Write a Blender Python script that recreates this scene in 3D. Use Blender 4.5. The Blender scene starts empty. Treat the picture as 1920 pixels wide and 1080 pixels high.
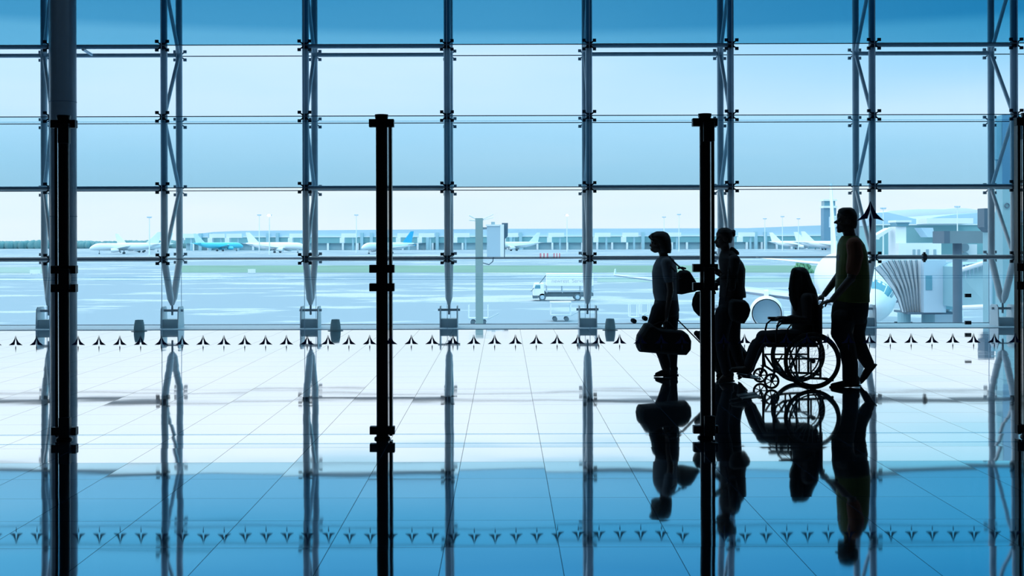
import bpy, bmesh, math, random
from mathutils import Vector, Matrix, noise as mnoise
random.seed(7)
PI = math.pi
scene = bpy.context.scene
COL = scene.collection
F, CX, CY, EYE, ROLL = 2300.0, 945.0, 450.0, 1.5, 0.0026

def W(px, py, Y):
    """pixel of the 1920x1080 photograph at distance Y -> world point"""
    x0 = px - (py - CY) * ROLL
    y0 = py + (px - CX) * ROLL
    return Vector(((x0 - CX) * Y / F, Y, EYE - (y0 - CY) * Y / F))

# ------------------------------------------------------------------ mesh builder
class MB:
    def __init__(s): s.v = []; s.f = []
    def add(s, vs, fs):
        n = len(s.v); s.v += [Vector(v) for v in vs]; s.f += [tuple(i + n for i in f) for f in fs]; return s
    def box(s, c, d, rot=None):
        c = Vector(c); h = [x / 2 for x in d]; vs = []
        for x in (-1, 1):
            for y in (-1, 1):
                for z in (-1, 1):
                    p = Vector((x * h[0], y * h[1], z * h[2]))
                    if rot is not None: p = rot @ p
                    vs.append(c + p)
        return s.add(vs, [(0, 1, 3, 2), (4, 6, 7, 5), (0, 4, 5, 1), (2, 3, 7, 6), (0, 2, 6, 4), (1, 5, 7, 3)])
    def bb(s, x0, x1, y0, y1, z0, z1):
        return s.box(((x0 + x1) / 2, (y0 + y1) / 2, (z0 + z1) / 2), (abs(x1 - x0), abs(y1 - y0), abs(z1 - z0)))
    def tube(s, pts, rad, n=16, caps=True, flat=None):
        """swept circle through points; rad float or list; flat=(axis vector, factor) squashes the section"""
        pts = [Vector(p) for p in pts]
        if not isinstance(rad, (list, tuple)): rad = [rad] * len(pts)
        rings = []; prev = None
        for i, p in enumerate(pts):
            a = pts[max(i - 1, 0)]; b = pts[min(i + 1, len(pts) - 1)]
            t = (b - a).normalized()
            if prev is None:
                u = t.orthogonal().normalized()
                if abs(t.z) > .99: u = Vector((1, 0, 0)) - t * t.x; u.normalize()
            else:
                u = (prev - t * prev.dot(t)).normalized()
            prev = u; w = t.cross(u)
            ring = []
            for k in range(n):
                q = 2 * PI * k / n
                o = (u * math.cos(q) + w * math.sin(q)) * rad[i]
                if flat: o = o - flat[0] * (o.dot(flat[0]) * (1 - flat[1]))
                ring.append(p + o)
            rings.append(ring)
        vs = [v for r in rings for v in r]; fs = []
        for i in range(len(rings) - 1):
            for k in range(n):
                k2 = (k + 1) % n
                fs.append((i * n + k, i * n + k2, (i + 1) * n + k2, (i + 1) * n + k))
        if caps:
            fs.append(tuple(range(n - 1, -1, -1))); fs.append(tuple(range((len(rings) - 1) * n, len(rings) * n)))
        return s.add(vs, fs)
    def ball(s, c, r, n=14, m=10):
        c = Vector(c)
        if not isinstance(r, (list, tuple)): r = (r, r, r)
        vs = [c + Vector((0, 0, -r[2]))]; fs = []
        for i in range(1, m):
            a = -PI / 2 + PI * i / m
            for k in range(n):
                q = 2 * PI * k / n
                vs.append(c + Vector((r[0] * math.cos(a) * math.cos(q), r[1] * math.cos(a) * math.sin(q), r[2] * math.sin(a))))
        vs.append(c + Vector((0, 0, r[2])))
        for k in range(n):
            k2 = (k + 1) % n
            fs.append((0, 1 + k2, 1 + k)); fs.append((len(vs) - 1, len(vs) - 1 - n + k, len(vs) - 1 - n + k2))
        for i in range(m - 2):
            for k in range(n):
                k2 = (k + 1) % n; b = 1 + i * n
                fs.append((b + k, b + k2, b + n + k2, b + n + k))
        return s.add(vs, fs)
    def limb(s, pts, rad, n=14, flat=None):
        """tube with ball ends: tapered capsule chain"""
        if not isinstance(rad, (list, tuple)): rad = [rad] * len(pts)
        s.tube(pts, rad, n, True, flat)
        for p, r in zip(pts, rad):
            if flat:
                a = flat[0]; f = flat[1]
                s.ball(p, (r * (1 - abs(a.x) * (1 - f)), r * (1 - abs(a.y) * (1 - f)), r * (1 - abs(a.z) * (1 - f))), 12, 8)
            else: s.ball(p, r, 12, 8)
        return s
    def rings(s, rings, close=True, caps=True):
        n = len(rings[0]); vs = [v for r in rings for v in r]; fs = []
        for i in range(len(rings) - 1):
            for k in range(n if close else n - 1):
                k2 = (k + 1) % n
                fs.append((i * n + k, i * n + k2, (i + 1) * n + k2, (i + 1) * n + k))
        if caps:
            fs.append(tuple(range(n - 1, -1, -1))); fs.append(tuple(range((len(rings) - 1) * n, len(rings) * n)))
        return s.add(vs, fs)
    def torus(s, c, axis, R, r, n=48, m=10):
        c = Vector(c); a = Vector(axis).normalized(); u = a.orthogonal().normalized(); w = a.cross(u)
        vs = []; fs = []
        for i in range(n):
            q = 2 * PI * i / n; d = u * math.cos(q) + w * math.sin(q)
            for k in range(m):
                p = 2 * PI * k / m
                vs.append(c + d * (R + r * math.cos(p)) + a * (r * math.sin(p)))
        for i in range(n):
            for k in range(m):
                fs.append((i * m + k, ((i + 1) % n) * m + k, ((i + 1) % n) * m + (k + 1) % m, i * m + (k + 1) % m))
        return s.add(vs, fs)
    def prism(s, poly, vec):
        """polygon (list of 3-D points) extruded by vec"""
        vec = Vector(vec); n = len(poly); vs = [Vector(p) for p in poly] + [Vector(p) + vec for p in poly]
        fs = [tuple(range(n)), tuple(range(2 * n - 1, n - 1, -1))]
        for k in range(n): fs.append((k, k + n, (k + 1) % n + n, (k + 1) % n))
        return s.add(vs, fs)
    def lathe(s, c, prof, n=24):
        c = Vector(c)
        return s.rings([[c + Vector((r * math.cos(2 * PI * k / n), r * math.sin(2 * PI * k / n), z)) for k in range(n)] for r, z in prof])
    def mesh(s, name, off):
        me = bpy.data.meshes.new(name)
        me.from_pydata([tuple(v - off) for v in s.v], [], s.f)
        bm = bmesh.new(); bm.from_mesh(me)
        bmesh.ops.recalc_face_normals(bm, faces=bm.faces[:]); bm.to_mesh(me); bm.free()
        return me
    def build(s, name, m, parent=None, off=None, smooth=False, bevel=0):
        if off is None: off = root_loc(parent) if parent is not None else Vector((0, 0, 0))
        me = s.mesh(name, off)
        o = bpy.data.objects.new(name, me); COL.objects.link(o)
        me.materials.append(m)
        if smooth:
            for p in me.polygons: p.use_smooth = True
            me.set_sharp_from_angle(angle=math.radians(40))
        if parent is not None: o.parent = parent
        if bevel:
            b = o.modifiers.new('bevel', 'BEVEL'); b.width = bevel; b.segments = 2; b.limit_method = 'ANGLE'
        return o

def root_loc(o):
    v = Vector((0, 0, 0))
    while o is not None:
        v = v + o.location; o = o.parent
    return v
LOCAL = Vector((0, 0, 0))

def thing(name, label, cat, loc=(0, 0, 0), rz=0, group=None):
    o = bpy.data.objects.new(name, None); COL.objects.link(o); o.empty_display_size = .2
    o.location = Vector(loc); o.rotation_euler = (0, 0, rz)
    o['label'] = label; o['category'] = cat
    if group: o['group'] = group
    return o
def tag(o, label, cat, group=None, kind=None):
    o['label'] = label; o['category'] = cat
    if group: o['group'] = group
    if kind: o['kind'] = kind
    return o
def struct(o, label=None, cat=None):
    o['kind'] = 'structure'
    if label: o['label'] = label
    if cat: o['category'] = cat
    return o
CH = {}
def copy_tree(o, parent=None):
    c = o.copy(); COL.objects.link(c)
    if parent is not None: c.parent = parent
    for ch in [x for x in COL.objects if x.parent == o]: copy_tree(ch, c)
    return c

def blob(name, mb, m, parent, voxel=.006, smooth=6, fac=.5):
    """weld overlapping volumes into one continuous surface"""
    o = mb.build(name, m, parent)
    r = o.modifiers.new('r', 'REMESH'); r.mode = 'VOXEL'; r.voxel_size = voxel; r.use_smooth_shade = True
    s = o.modifiers.new('s', 'SMOOTH'); s.iterations = smooth; s.factor = fac
    dg = bpy.context.evaluated_depsgraph_get(); dg.update()
    me = bpy.data.meshes.new_from_object(o.evaluated_get(dg))
    o.modifiers.clear(); old = o.data; o.data = me; bpy.data.meshes.remove(old)
    if not me.materials: me.materials.append(m)
    for p in me.polygons: p.use_smooth = True
    return o

# ------------------------------------------------------------------ materials
def mat(name, col, rough=.5, metal=0, var=.08, scale=8, spec=.5, bump=0):
    m = bpy.data.materials.new(name); m.use_nodes = True
    nt = m.node_tree; b = nt.nodes['Principled BSDF']
    tc = nt.nodes.new('ShaderNodeTexCoord'); nz = nt.nodes.new('ShaderNodeTexNoise'); nz.inputs['Scale'].default_value = scale
    nz.inputs['Detail'].default_value = 4
    nt.links.new(tc.outputs['Object'], nz.inputs['Vector'])
    mx = nt.nodes.new('ShaderNodeMix'); mx.data_type = 'RGBA'
    mx.inputs[6].default_value = tuple(c * (1 - var) for c in col) + (1,)
    mx.inputs[7].default_value = tuple(min(1, c * (1 + var)) for c in col) + (1,)
    nt.links.new(nz.outputs['Fac'], mx.inputs[0]); nt.links.new(mx.outputs[2], b.inputs['Base Color'])
    b.inputs['Roughness'].default_value = rough; b.inputs['Metallic'].default_value = metal
    b.inputs['Specular IOR Level'].default_value = spec
    if bump:
        bp = nt.nodes.new('ShaderNodeBump'); bp.inputs['Strength'].default_value = bump; bp.inputs['Distance'].default_value = .01
        nt.links.new(nz.outputs['Fac'], bp.inputs['Height']); nt.links.new(bp.outputs[0], b.inputs['Normal'])
    return m
def glass(name, tint, tint2=None, z0=0, z1=1, gl=.008):
    """thin see-through pane; tint is per face; tint2 = printed dot pattern density towards z1"""
    m = bpy.data.materials.new(name); m.use_nodes = True; nt = m.node_tree; nt.nodes.clear()
    out = nt.nodes.new('ShaderNodeOutputMaterial'); tr = nt.nodes.new('ShaderNodeBsdfTransparent'); g = nt.nodes.new('ShaderNodeBsdfGlossy')
    g.inputs['Roughness'].default_value = .02; g.inputs['Color'].default_value = (.8, .9, 1, 1)
    mx = nt.nodes.new('ShaderNodeMixShader'); mx.inputs[0].default_value = gl
    tr.inputs['Color'].default_value = tint + (1,)
    if tint2:
        tc = nt.nodes.new('ShaderNodeTexCoord'); sp = nt.nodes.new('ShaderNodeSeparateXYZ'); mr = nt.nodes.new('ShaderNodeMapRange')
        nt.links.new(tc.outputs['Object'], sp.inputs[0]); nt.links.new(sp.outputs[2], mr.inputs[0])
        mr.inputs[1].default_value = z0; mr.inputs[2].default_value = z1
        c = nt.nodes.new('ShaderNodeMix'); c.data_type = 'RGBA'; c.inputs[6].default_value = tint + (1,); c.inputs[7].default_value = tint2 + (1,)
        nt.links.new(mr.outputs[0], c.inputs[0]); nt.links.new(c.outputs[2], tr.inputs['Color'])
    nt.links.new(tr.outputs[0], mx.inputs[1]); nt.links.new(g.outputs[0], mx.inputs[2]); nt.links.new(mx.outputs[0], out.inputs[0])
    return m
M = {}
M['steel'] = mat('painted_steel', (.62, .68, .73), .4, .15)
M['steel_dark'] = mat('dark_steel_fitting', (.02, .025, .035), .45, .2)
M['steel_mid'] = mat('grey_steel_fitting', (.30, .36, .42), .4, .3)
M['post'] = mat('black_painted_post', (.012, .014, .018), .35, .1)
M['chrome'] = mat('brushed_chrome', (.6, .65, .7), .22, 1)
M['column'] = mat('column_concrete', (.13, .18, .24), .35, .1)
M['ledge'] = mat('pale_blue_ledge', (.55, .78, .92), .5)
M['sill'] = mat('sill_channel_metal', (.45, .6, .75), .4)
M['seal'] = mat('silicone_joint', (.05, .09, .15), .6)
M['block'] = mat('concrete_block', (.52, .66, .72), .7)
M['plate'] = mat('bracket_plate', (.65, .74, .8), .45, .1)
M['potgrey'] = mat('grey_pot', (.55, .72, .78), .6)
_nt = M['potgrey'].node_tree; _b = _nt.nodes['Principled BSDF']; _o = _nt.nodes['Material Output']   # translucency added to brighten the backlit pots
_t = _nt.nodes.new('ShaderNodeBsdfTranslucent'); _t.inputs[0].default_value = (.30, .48, .54, 1); _m = _nt.nodes.new('ShaderNodeMixShader'); _m.inputs[0].default_value = .5
_nt.links.new(_b.outputs[0], _m.inputs[1]); _nt.links.new(_t.outputs[0], _m.inputs[2]); _nt.links.new(_m.outputs[0], _o.inputs[0])
M['navy'] = mat('navy_vinyl', (.05, .08, .30), .5)
M['ceiling'] = mat('ceiling_dark', (.03, .04, .055), .8)
M['wall'] = mat('wall_dark', (.025, .03, .045), .8)
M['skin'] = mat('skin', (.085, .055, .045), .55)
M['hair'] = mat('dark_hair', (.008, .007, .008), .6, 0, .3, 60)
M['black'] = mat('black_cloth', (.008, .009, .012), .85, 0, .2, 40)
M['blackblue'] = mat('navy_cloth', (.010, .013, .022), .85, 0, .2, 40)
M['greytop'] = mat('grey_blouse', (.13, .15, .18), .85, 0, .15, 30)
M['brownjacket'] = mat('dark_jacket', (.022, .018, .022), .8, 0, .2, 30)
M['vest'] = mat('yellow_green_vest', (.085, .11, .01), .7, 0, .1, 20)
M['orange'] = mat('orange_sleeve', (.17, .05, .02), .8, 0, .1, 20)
M['white'] = mat('white_plastic', (.75, .78, .8), .5)
M['shoe'] = mat('shoe_leather', (.03, .026, .026), .6)
M['rubber'] = mat('black_rubber', (.01, .01, .012), .6)
M['eye'] = mat('eye', (.05, .045, .04), .3)
# outdoor
M['plane_white'] = mat('aircraft_white', (.80, .86, .90), .35, 0, .03, .5)
M['plane_grey'] = mat('aircraft_grey', (.50, .55, .66), .35, 0, .05, .5)
M['plane_teal'] = mat('aircraft_teal', (.12, .62, .78), .35, 0, .03, .5)
M['plane_blue'] = mat('aircraft_blue', (.03, .45, .75), .35, 0, .03, .5)
M['win_dark'] = mat('dark_window', (.12, .32, .42), .12)
M['engine_in'] = mat('engine_inner', (.30, .45, .55), .4, .5)
M['teal_glass'] = mat('teal_curtain_glass', (.20, .43, .48), .35, 0, .18, .05)
M['roof_pale'] = mat('pale_roof', (.45, .62, .74), .6, 0, .05, .02)
M['bwhite'] = mat('building_white', (.78, .84, .88), .6, 0, .05, .1)
M['bgrey'] = mat('building_grey', (.30, .43, .50), .6, 0, .1, .1)
M['bteal'] = mat('building_teal', (.34, .55, .64), .6, 0, .1, .1)
M['tower'] = mat('tower_blue_grey', (.15, .30, .42), .6, 0, .1, .05)
M['bridge_light'] = mat('bridge_light_panel', (.42, .58, .70), .5, 0, .06, 1)
M['bridge_teal'] = mat('bridge_teal_panel', (.22, .42, .50), .5, 0, .12, 1)
M['bridge_dark'] = mat('bridge_dark_panel', (.08, .14, .20), .5, 0, .15, 1)
M['bridge_mid'] = mat('bridge_mid_panel', (.16, .25, .30), .5, 0, .12, 1)
M['bellows'] = mat('bellows_fabric', (.55, .64, .70), .8, 0, .1, 1)
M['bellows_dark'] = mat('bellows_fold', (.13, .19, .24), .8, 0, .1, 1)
M['truck_white'] = mat('truck_white', (.9, .93, .95), .4, 0, .02, 1)
M['truck_dark'] = mat('truck_chassis', (.10, .16, .20), .6, 0, .2, 2)
M['lettering'] = mat('grey_lettering', (.52, .56, .60), .6)
M['red'] = mat('barrier_red', (.65, .25, .3), .5)
M['tree'] = mat('tree_foliage', (.12, .27, .30), .9, 0, .3, .1)
M['bush'] = mat('bush_foliage', (.14, .34, .20), .9, 0, .35, 2)
M['cart'] = mat('cart_metal', (.5, .62, .7), .5, .2)
def emit(name, col, st):
    m = bpy.data.materials.new(name); m.use_nodes = True; nt = m.node_tree; nt.nodes.clear()
    o = nt.nodes.new('ShaderNodeOutputMaterial'); e = nt.nodes.new('ShaderNodeEmission'); e.inputs[0].default_value = col + (1,); e.inputs[1].default_value = st
    nt.links.new(e.outputs[0], o.inputs[0]); return m
M['lamp'] = emit('lit_floodlight', (1, .8, .6), 4)
M['edge'] = glass('polished_glass_edge', (.62, .78, .86))
M['clear'] = glass('clear_glass', (.994, .997, .999))
M['clear_part'] = glass('partition_glass', (.992, .996, .999), gl=.012)

def ramp_node(nt, stops):
    r = nt.nodes.new('ShaderNodeValToRGB'); cr = r.color_ramp
    while len(cr.elements) < len(stops): cr.elements.new(.5)
    for e, (p, c) in zip(cr.elements, stops): e.position = p; e.color = tuple(c) + (1,)
    return r

# ------------------------------------------------------------------ sky
world = bpy.data.worlds.new('World'); scene.world = world; world.use_nodes = True
nt = world.node_tree; nt.nodes.clear()
wo = nt.nodes.new('ShaderNodeOutputWorld'); bg = nt.nodes.new('ShaderNodeBackground')
tc = nt.nodes.new('ShaderNodeTexCoord'); sp = nt.nodes.new('ShaderNodeSeparateXYZ'); nt.links.new(tc.outputs['Generated'], sp.inputs[0])
# clouds: stretched noise that shifts the gradient a little
mp = nt.nodes.new('ShaderNodeMapping'); mp.inputs['Scale'].default_value = (2.2, 2.2, 13); nt.links.new(tc.outputs['Generated'], mp.inputs[0])
cn = nt.nodes.new('ShaderNodeTexNoise'); cn.inputs['Scale'].default_value = 1.6; cn.inputs['Detail'].default_value = 4; nt.links.new(mp.outputs[0], cn.inputs['Vector'])
mr = nt.nodes.new('ShaderNodeMapRange'); mr.inputs[1].default_value = 0; mr.inputs[2].default_value = .5
nt.links.new(sp.outputs[2], mr.inputs[0])
S = lambda t: t / .5
sky = ramp_node(nt, [(0, (.92, 1.03, 1.08)), (S(.04), (.90, 1.03, 1.09)), (S(.085), (.95, 1.1, 1.2)), (S(.15), (1.02, 1.14, 1.25)), (S(.162), (.96, 1.1, 1.22)),
                     (S(.170), (.48, .82, 1.02)), (S(.196), (.40, .76, .97)), (S(.23), (.15, .55, .80)), (S(.26), (.085, .41, .68)), (S(.29), (.08, .42, .74)), (S(.36), (1.5, 1.8, 2.0)), (S(.46), (2.3, 2.6, 2.8))])
sky.color_ramp.interpolation = 'LINEAR'
nt.links.new(mr.outputs[0], sky.inputs[0])
cm = nt.nodes.new('ShaderNodeMapRange'); cm.inputs[1].default_value = .35; cm.inputs[2].default_value = .68; cm.inputs[3].default_value = 0; cm.inputs[4].default_value = 1
nt.links.new(cn.outputs['Fac'], cm.inputs[0])
tint = ramp_node(nt, [(0, (.88, .96, .99)), (1, (1.0, 1.0, 1.0))]); nt.links.new(cm.outputs[0], tint.inputs[0])
mul = nt.nodes.new('ShaderNodeMix'); mul.data_type = 'RGBA'; mul.blend_type = 'MULTIPLY'; mul.inputs[0].default_value = 1
nt.links.new(sky.outputs[0], mul.inputs[6]); nt.links.new(tint.outputs[0], mul.inputs[7])
# sky slightly deeper blue to the right
mx_ = nt.nodes.new('ShaderNodeMapRange'); mx_.inputs[1].default_value = -.4; mx_.inputs[2].default_value = .4; nt.links.new(sp.outputs[0], mx_.inputs[0])
az = ramp_node(nt, [(0, (1.05, 1.03, 1.02)), (.5, (1, 1, 1)), (1, (.22, .66, .78))]); nt.links.new(mx_.outputs[0], az.inputs[0])
hi = nt.nodes.new('ShaderNodeMapRange'); hi.inputs[1].default_value = .10; hi.inputs[2].default_value = .17; nt.links.new(sp.outputs[2], hi.inputs[0])
mul2 = nt.nodes.new('ShaderNodeMix'); mul2.data_type = 'RGBA'; mul2.blend_type = 'MULTIPLY'
nt.links.new(hi.outputs[0], mul2.inputs[0]); nt.links.new(mul.outputs[2], mul2.inputs[6]); nt.links.new(az.outputs[0], mul2.inputs[7])
nt.links.new(mul2.outputs[2], bg.inputs[0]); bg.inputs[1].default_value = 1
nt.links.new(bg.outputs[0], wo.inputs[0])

# ------------------------------------------------------------------ camera
cam = bpy.data.cameras.new('camera'); co = bpy.data.objects.new('camera', cam); COL.objects.link(co)
cam.sensor_width = 36; cam.lens = F / 1920 * 36; cam.clip_end = 6000; cam.clip_start = .05
cam.shift_x = (960 - CX) / 1920; cam.shift_y = -(540 - CY) / 1920
co.location = (0, 0, EYE); co.rotation_euler = (PI / 2, ROLL, 0); scene.camera = co
vs = scene.view_settings; vs.view_transform = 'Standard'; vs.look = 'None'; vs.gamma = 1; vs.exposure = 0; vs.use_curve_mapping = False
try:
    scene.cycles.transparent_max_bounces = 32; scene.cycles.max_bounces = 10; scene.cycles.glossy_bounces = 6
except Exception: pass

# ------------------------------------------------------------------ floor of tiles
TW, TX0, TD, TY0 = .561, -.857, .576, 7.718
YN, YF = 20.66, 21.62
def make_floor():
    i0, i1 = -25, 29; j0 = math.floor((-6 - TY0) / TD); j1 = math.ceil((YF + .25 - TY0) / TD)
    vs = []; fs = []; tilt = []
    rnd = random.Random(11)
    for j in range(j0, j1):
        y0 = TY0 + j * TD; y1 = min(y0 + TD, YF + .25)
        if y1 <= y0: continue
        for i in range(i0, i1):
            x0 = TX0 + i * TW; n = len(vs)
            vs += [(x0, y0, 0), (x0 + TW, y0, 0), (x0 + TW, y1, 0), (x0, y1, 0)]; fs.append((n, n + 1, n + 2, n + 3))
            amp = .0013 if y0 < 10 else .0012
            tx = rnd.gauss(0, .0007); ty = rnd.gauss(0, amp)
            ym = (y0 + y1) / 2
            if 8.29 < ym < 8.87: ty = TILT_ROW if rnd.random() < .8 else TILT_ROW * .4
            tilt += [tx, ty, 0]
    # slab below, sides
    n = len(vs); xa = TX0 + i0 * TW; xb = TX0 + i1 * TW; ya = TY0 + j0 * TD; yb = YF + .25
    vs += [(xa, ya, -.4), (xb, ya, -.4), (xb, yb, -.4), (xa, yb, -.4), (xa, ya, -.001), (xb, ya, -.001), (xb, yb, -.001), (xa, yb, -.001)]
    for f in ((0, 3, 2, 1), (0, 1, 5, 4), (1, 2, 6, 5), (2, 3, 7, 6), (3, 0, 4, 7)):
        fs.append(tuple(n + k for k in f)); tilt += [0, 0, 0]
    me = bpy.data.meshes.new('floor'); me.from_pydata(vs, [], fs)
    a = me.attributes.new('tilt', 'FLOAT_VECTOR', 'FACE'); a.data.foreach_set('vector', tilt)
    o = bpy.data.objects.new('floor', me); COL.objects.link(o); me.materials.append(floor_mat()); struct(o)
    return (xa, xb, ya, yb)
TILT_ROW = .0055
def floor_mat():
    m = bpy.data.materials.new('polished_tiles'); m.use_nodes = True; nt = m.node_tree; nt.nodes.clear(); N = nt.nodes.new; L = nt.links.new
    out = N('ShaderNodeOutputMaterial'); gl = N('ShaderNodeBsdfGlossy'); df = N('ShaderNodeBsdfDiffuse'); mix = N('ShaderNodeMixShader'); jm = N('ShaderNodeMixShader'); jd = N('ShaderNodeBsdfDiffuse')
    gl.inputs['Roughness'].default_value = .035; gl.inputs['Color'].default_value = (.98, .985, 1, 1)
    df.inputs['Color'].default_value = (.05, .10, .15, 1); jd.inputs['Color'].default_value = (.05, .10, .17, 1)
    at = N('ShaderNodeAttribute'); at.attribute_name = 'tilt'; geo = N('ShaderNodeNewGeometry'); tc = N('ShaderNodeTexCoord')
    mp = N('ShaderNodeMapping'); mp.inputs['Scale'].default_value = (.8, 1.6, 1); L(tc.outputs['Object'], mp.inputs[0])
    nz = N('ShaderNodeTexNoise'); nz.inputs['Scale'].default_value = 1.3; nz.inputs['Detail'].default_value = 1.5; L(mp.outputs[0], nz.inputs['Vector'])
    sub = N('ShaderNodeVectorMath'); sub.operation = 'SUBTRACT'; sub.inputs[1].default_value = (.5, .5, .5); L(nz.outputs['Color'], sub.inputs[0])
    sc = N('ShaderNodeVectorMath'); sc.operation = 'MULTIPLY'; sc.inputs[1].default_value = (.004, .007, 0); L(sub.outputs[0], sc.inputs[0])
    a1 = N('ShaderNodeVectorMath'); a1.operation = 'ADD'; L(geo.outputs['Normal'], a1.inputs[0]); L(at.outputs['Vector'], a1.inputs[1])
    a2 = N('ShaderNodeVectorMath'); a2.operation = 'ADD'; L(a1.outputs[0], a2.inputs[0]); L(sc.outputs[0], a2.inputs[1])
    nn = N('ShaderNodeVectorMath'); nn.operation = 'NORMALIZE'; L(a2.outputs[0], nn.inputs[0]); L(nn.outputs[0], gl.inputs['Normal'])
    mix.inputs[0].default_value = .95; L(df.outputs[0], mix.inputs[1]); L(gl.outputs[0], mix.inputs[2])
    sp = N('ShaderNodeSeparateXYZ'); L(tc.outputs['Object'], sp.inputs[0])
    def joint(sock, off, per, half):
        s1 = N('ShaderNodeMath'); s1.operation = 'SUBTRACT'; s1.inputs[1].default_value = off - per * 200; L(sock, s1.inputs[0])
        s2 = N('ShaderNodeMath'); s2.operation = 'PINGPONG'; s2.inputs[1].default_value = per / 2; L(s1.outputs[0], s2.inputs[0])
        s3 = N('ShaderNodeMath'); s3.operation = 'LESS_THAN'; s3.inputs[1].default_value = half; L(s2.outputs[0], s3.inputs[0]); return s3
    jx = joint(sp.outputs[0], TX0, TW, .0024); jy = joint(sp.outputs[1], TY0, TD, .0022)
    mxx = N('ShaderNodeMath'); mxx.operation = 'MAXIMUM'; L(jx.outputs[0], mxx.inputs[0]); L(jy.outputs[0], mxx.inputs[1])
    k = N('ShaderNodeMath'); k.operation = 'MULTIPLY'; k.inputs[1].default_value = .65; L(mxx.outputs[0], k.inputs[0])
    L(k.outputs[0], jm.inputs[0]); L(mix.outputs[0], jm.inputs[1]); L(jd.outputs[0], jm.inputs[2]); L(jm.outputs[0], out.inputs[0])
    return m
XA, XB, YA, YB = make_floor()
HC = 8.3475
struct(MB().bb(XA, XB, YA, YB + .4, HC, HC + .3).build('ceiling', M['ceiling']))
struct(MB().bb(XA, XB, YB + .41, YB + 4.5, HC + .02, HC + .3).build('shade_slab', M['ceiling']), 'unseen dark slab added outside above the windows to shade the upper steel', 'roof')  # unseen slab added outside so the upper trusses get less sky light
struct(MB().bb(XA, XB, YA - .2, YA, 0, HC).build('wall_back', M['wall']))
struct(MB().bb(XA - .2, XA, YA, YB, 0, HC).build('wall_left', M['wall']))
struct(MB().bb(XB, XB + .2, YA, YB, 0, HC).build('wall_right', M['wall']))

# ------------------------------------------------------------------ double glass facade
MOD = 2.385; LV = 1.1925
NX = [-5.72 + MOD * k for k in range(-3, 9)]            # truss positions
NX[2] = W(99, 400, YN).x                                # the one beside the column is skewed
FX = [-5.72 + MOD * k for k in range(-3, 9)]; FX[2] = W(83, 400, YF).x
EDGE = [XA] + NX + [XB]
ROWM = []
TINT = [((.994, .997, .999), None), ((.994, .997, .999), None), ((.63, .80, .89), (.70, .86, .94)), ((.80, .89, .96), None),
        ((.36, .64, .775), None), ((.36, .64, .775), None), ((.36, .64, .775), None)]
for k, (a, b) in enumerate(TINT):
    ROWM.append(glass('printed_glass_row', a, b, LV * k, LV * (k + 1)) if k >= 2 else M['clear'])
wn = 0
def windows(Y, mats, xs):
    global wn
    for i in range(len(xs) - 1):
        wn += 1
        w = bpy.data.objects.new('window_%d' % wn, None); COL.objects.link(w); w.location = ((xs[i] + xs[i + 1]) / 2, Y, 0); struct(w)
        for k in range(7):
            z0, z1 = LV * k + (.02 if k == 0 else .006), LV * (k + 1) - .006
            p = MB().bb(xs[i] + .006, xs[i + 1] - .006, Y - .007, Y + .007, z0, z1).build('pane', mats[k], w)
            # object coordinates are relative to the pane's origin at floor level
        j = MB()
        for k in range(1, 8): j.bb(xs[i], xs[i + 1], Y - .009, Y + .009, LV * k - .007, LV * k + .007)
        j.build('glazing_joint', M['seal'], w)
        MB().bb(xs[i] - .0035, xs[i] + .0035, Y - .008, Y + .008, 0, HC).build('vertical_joint', M['sill'], w)
        if Y > 21: MB().bb(xs[i], xs[i + 1], Y - .02, Y + .02, 0, .016).build('sill_channel', M['seal'], w)
windows(YN - .16, ROWM, EDGE)
windows(YF + .12, [M['clear']] * 7, [XA] + FX + [XB])

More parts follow.
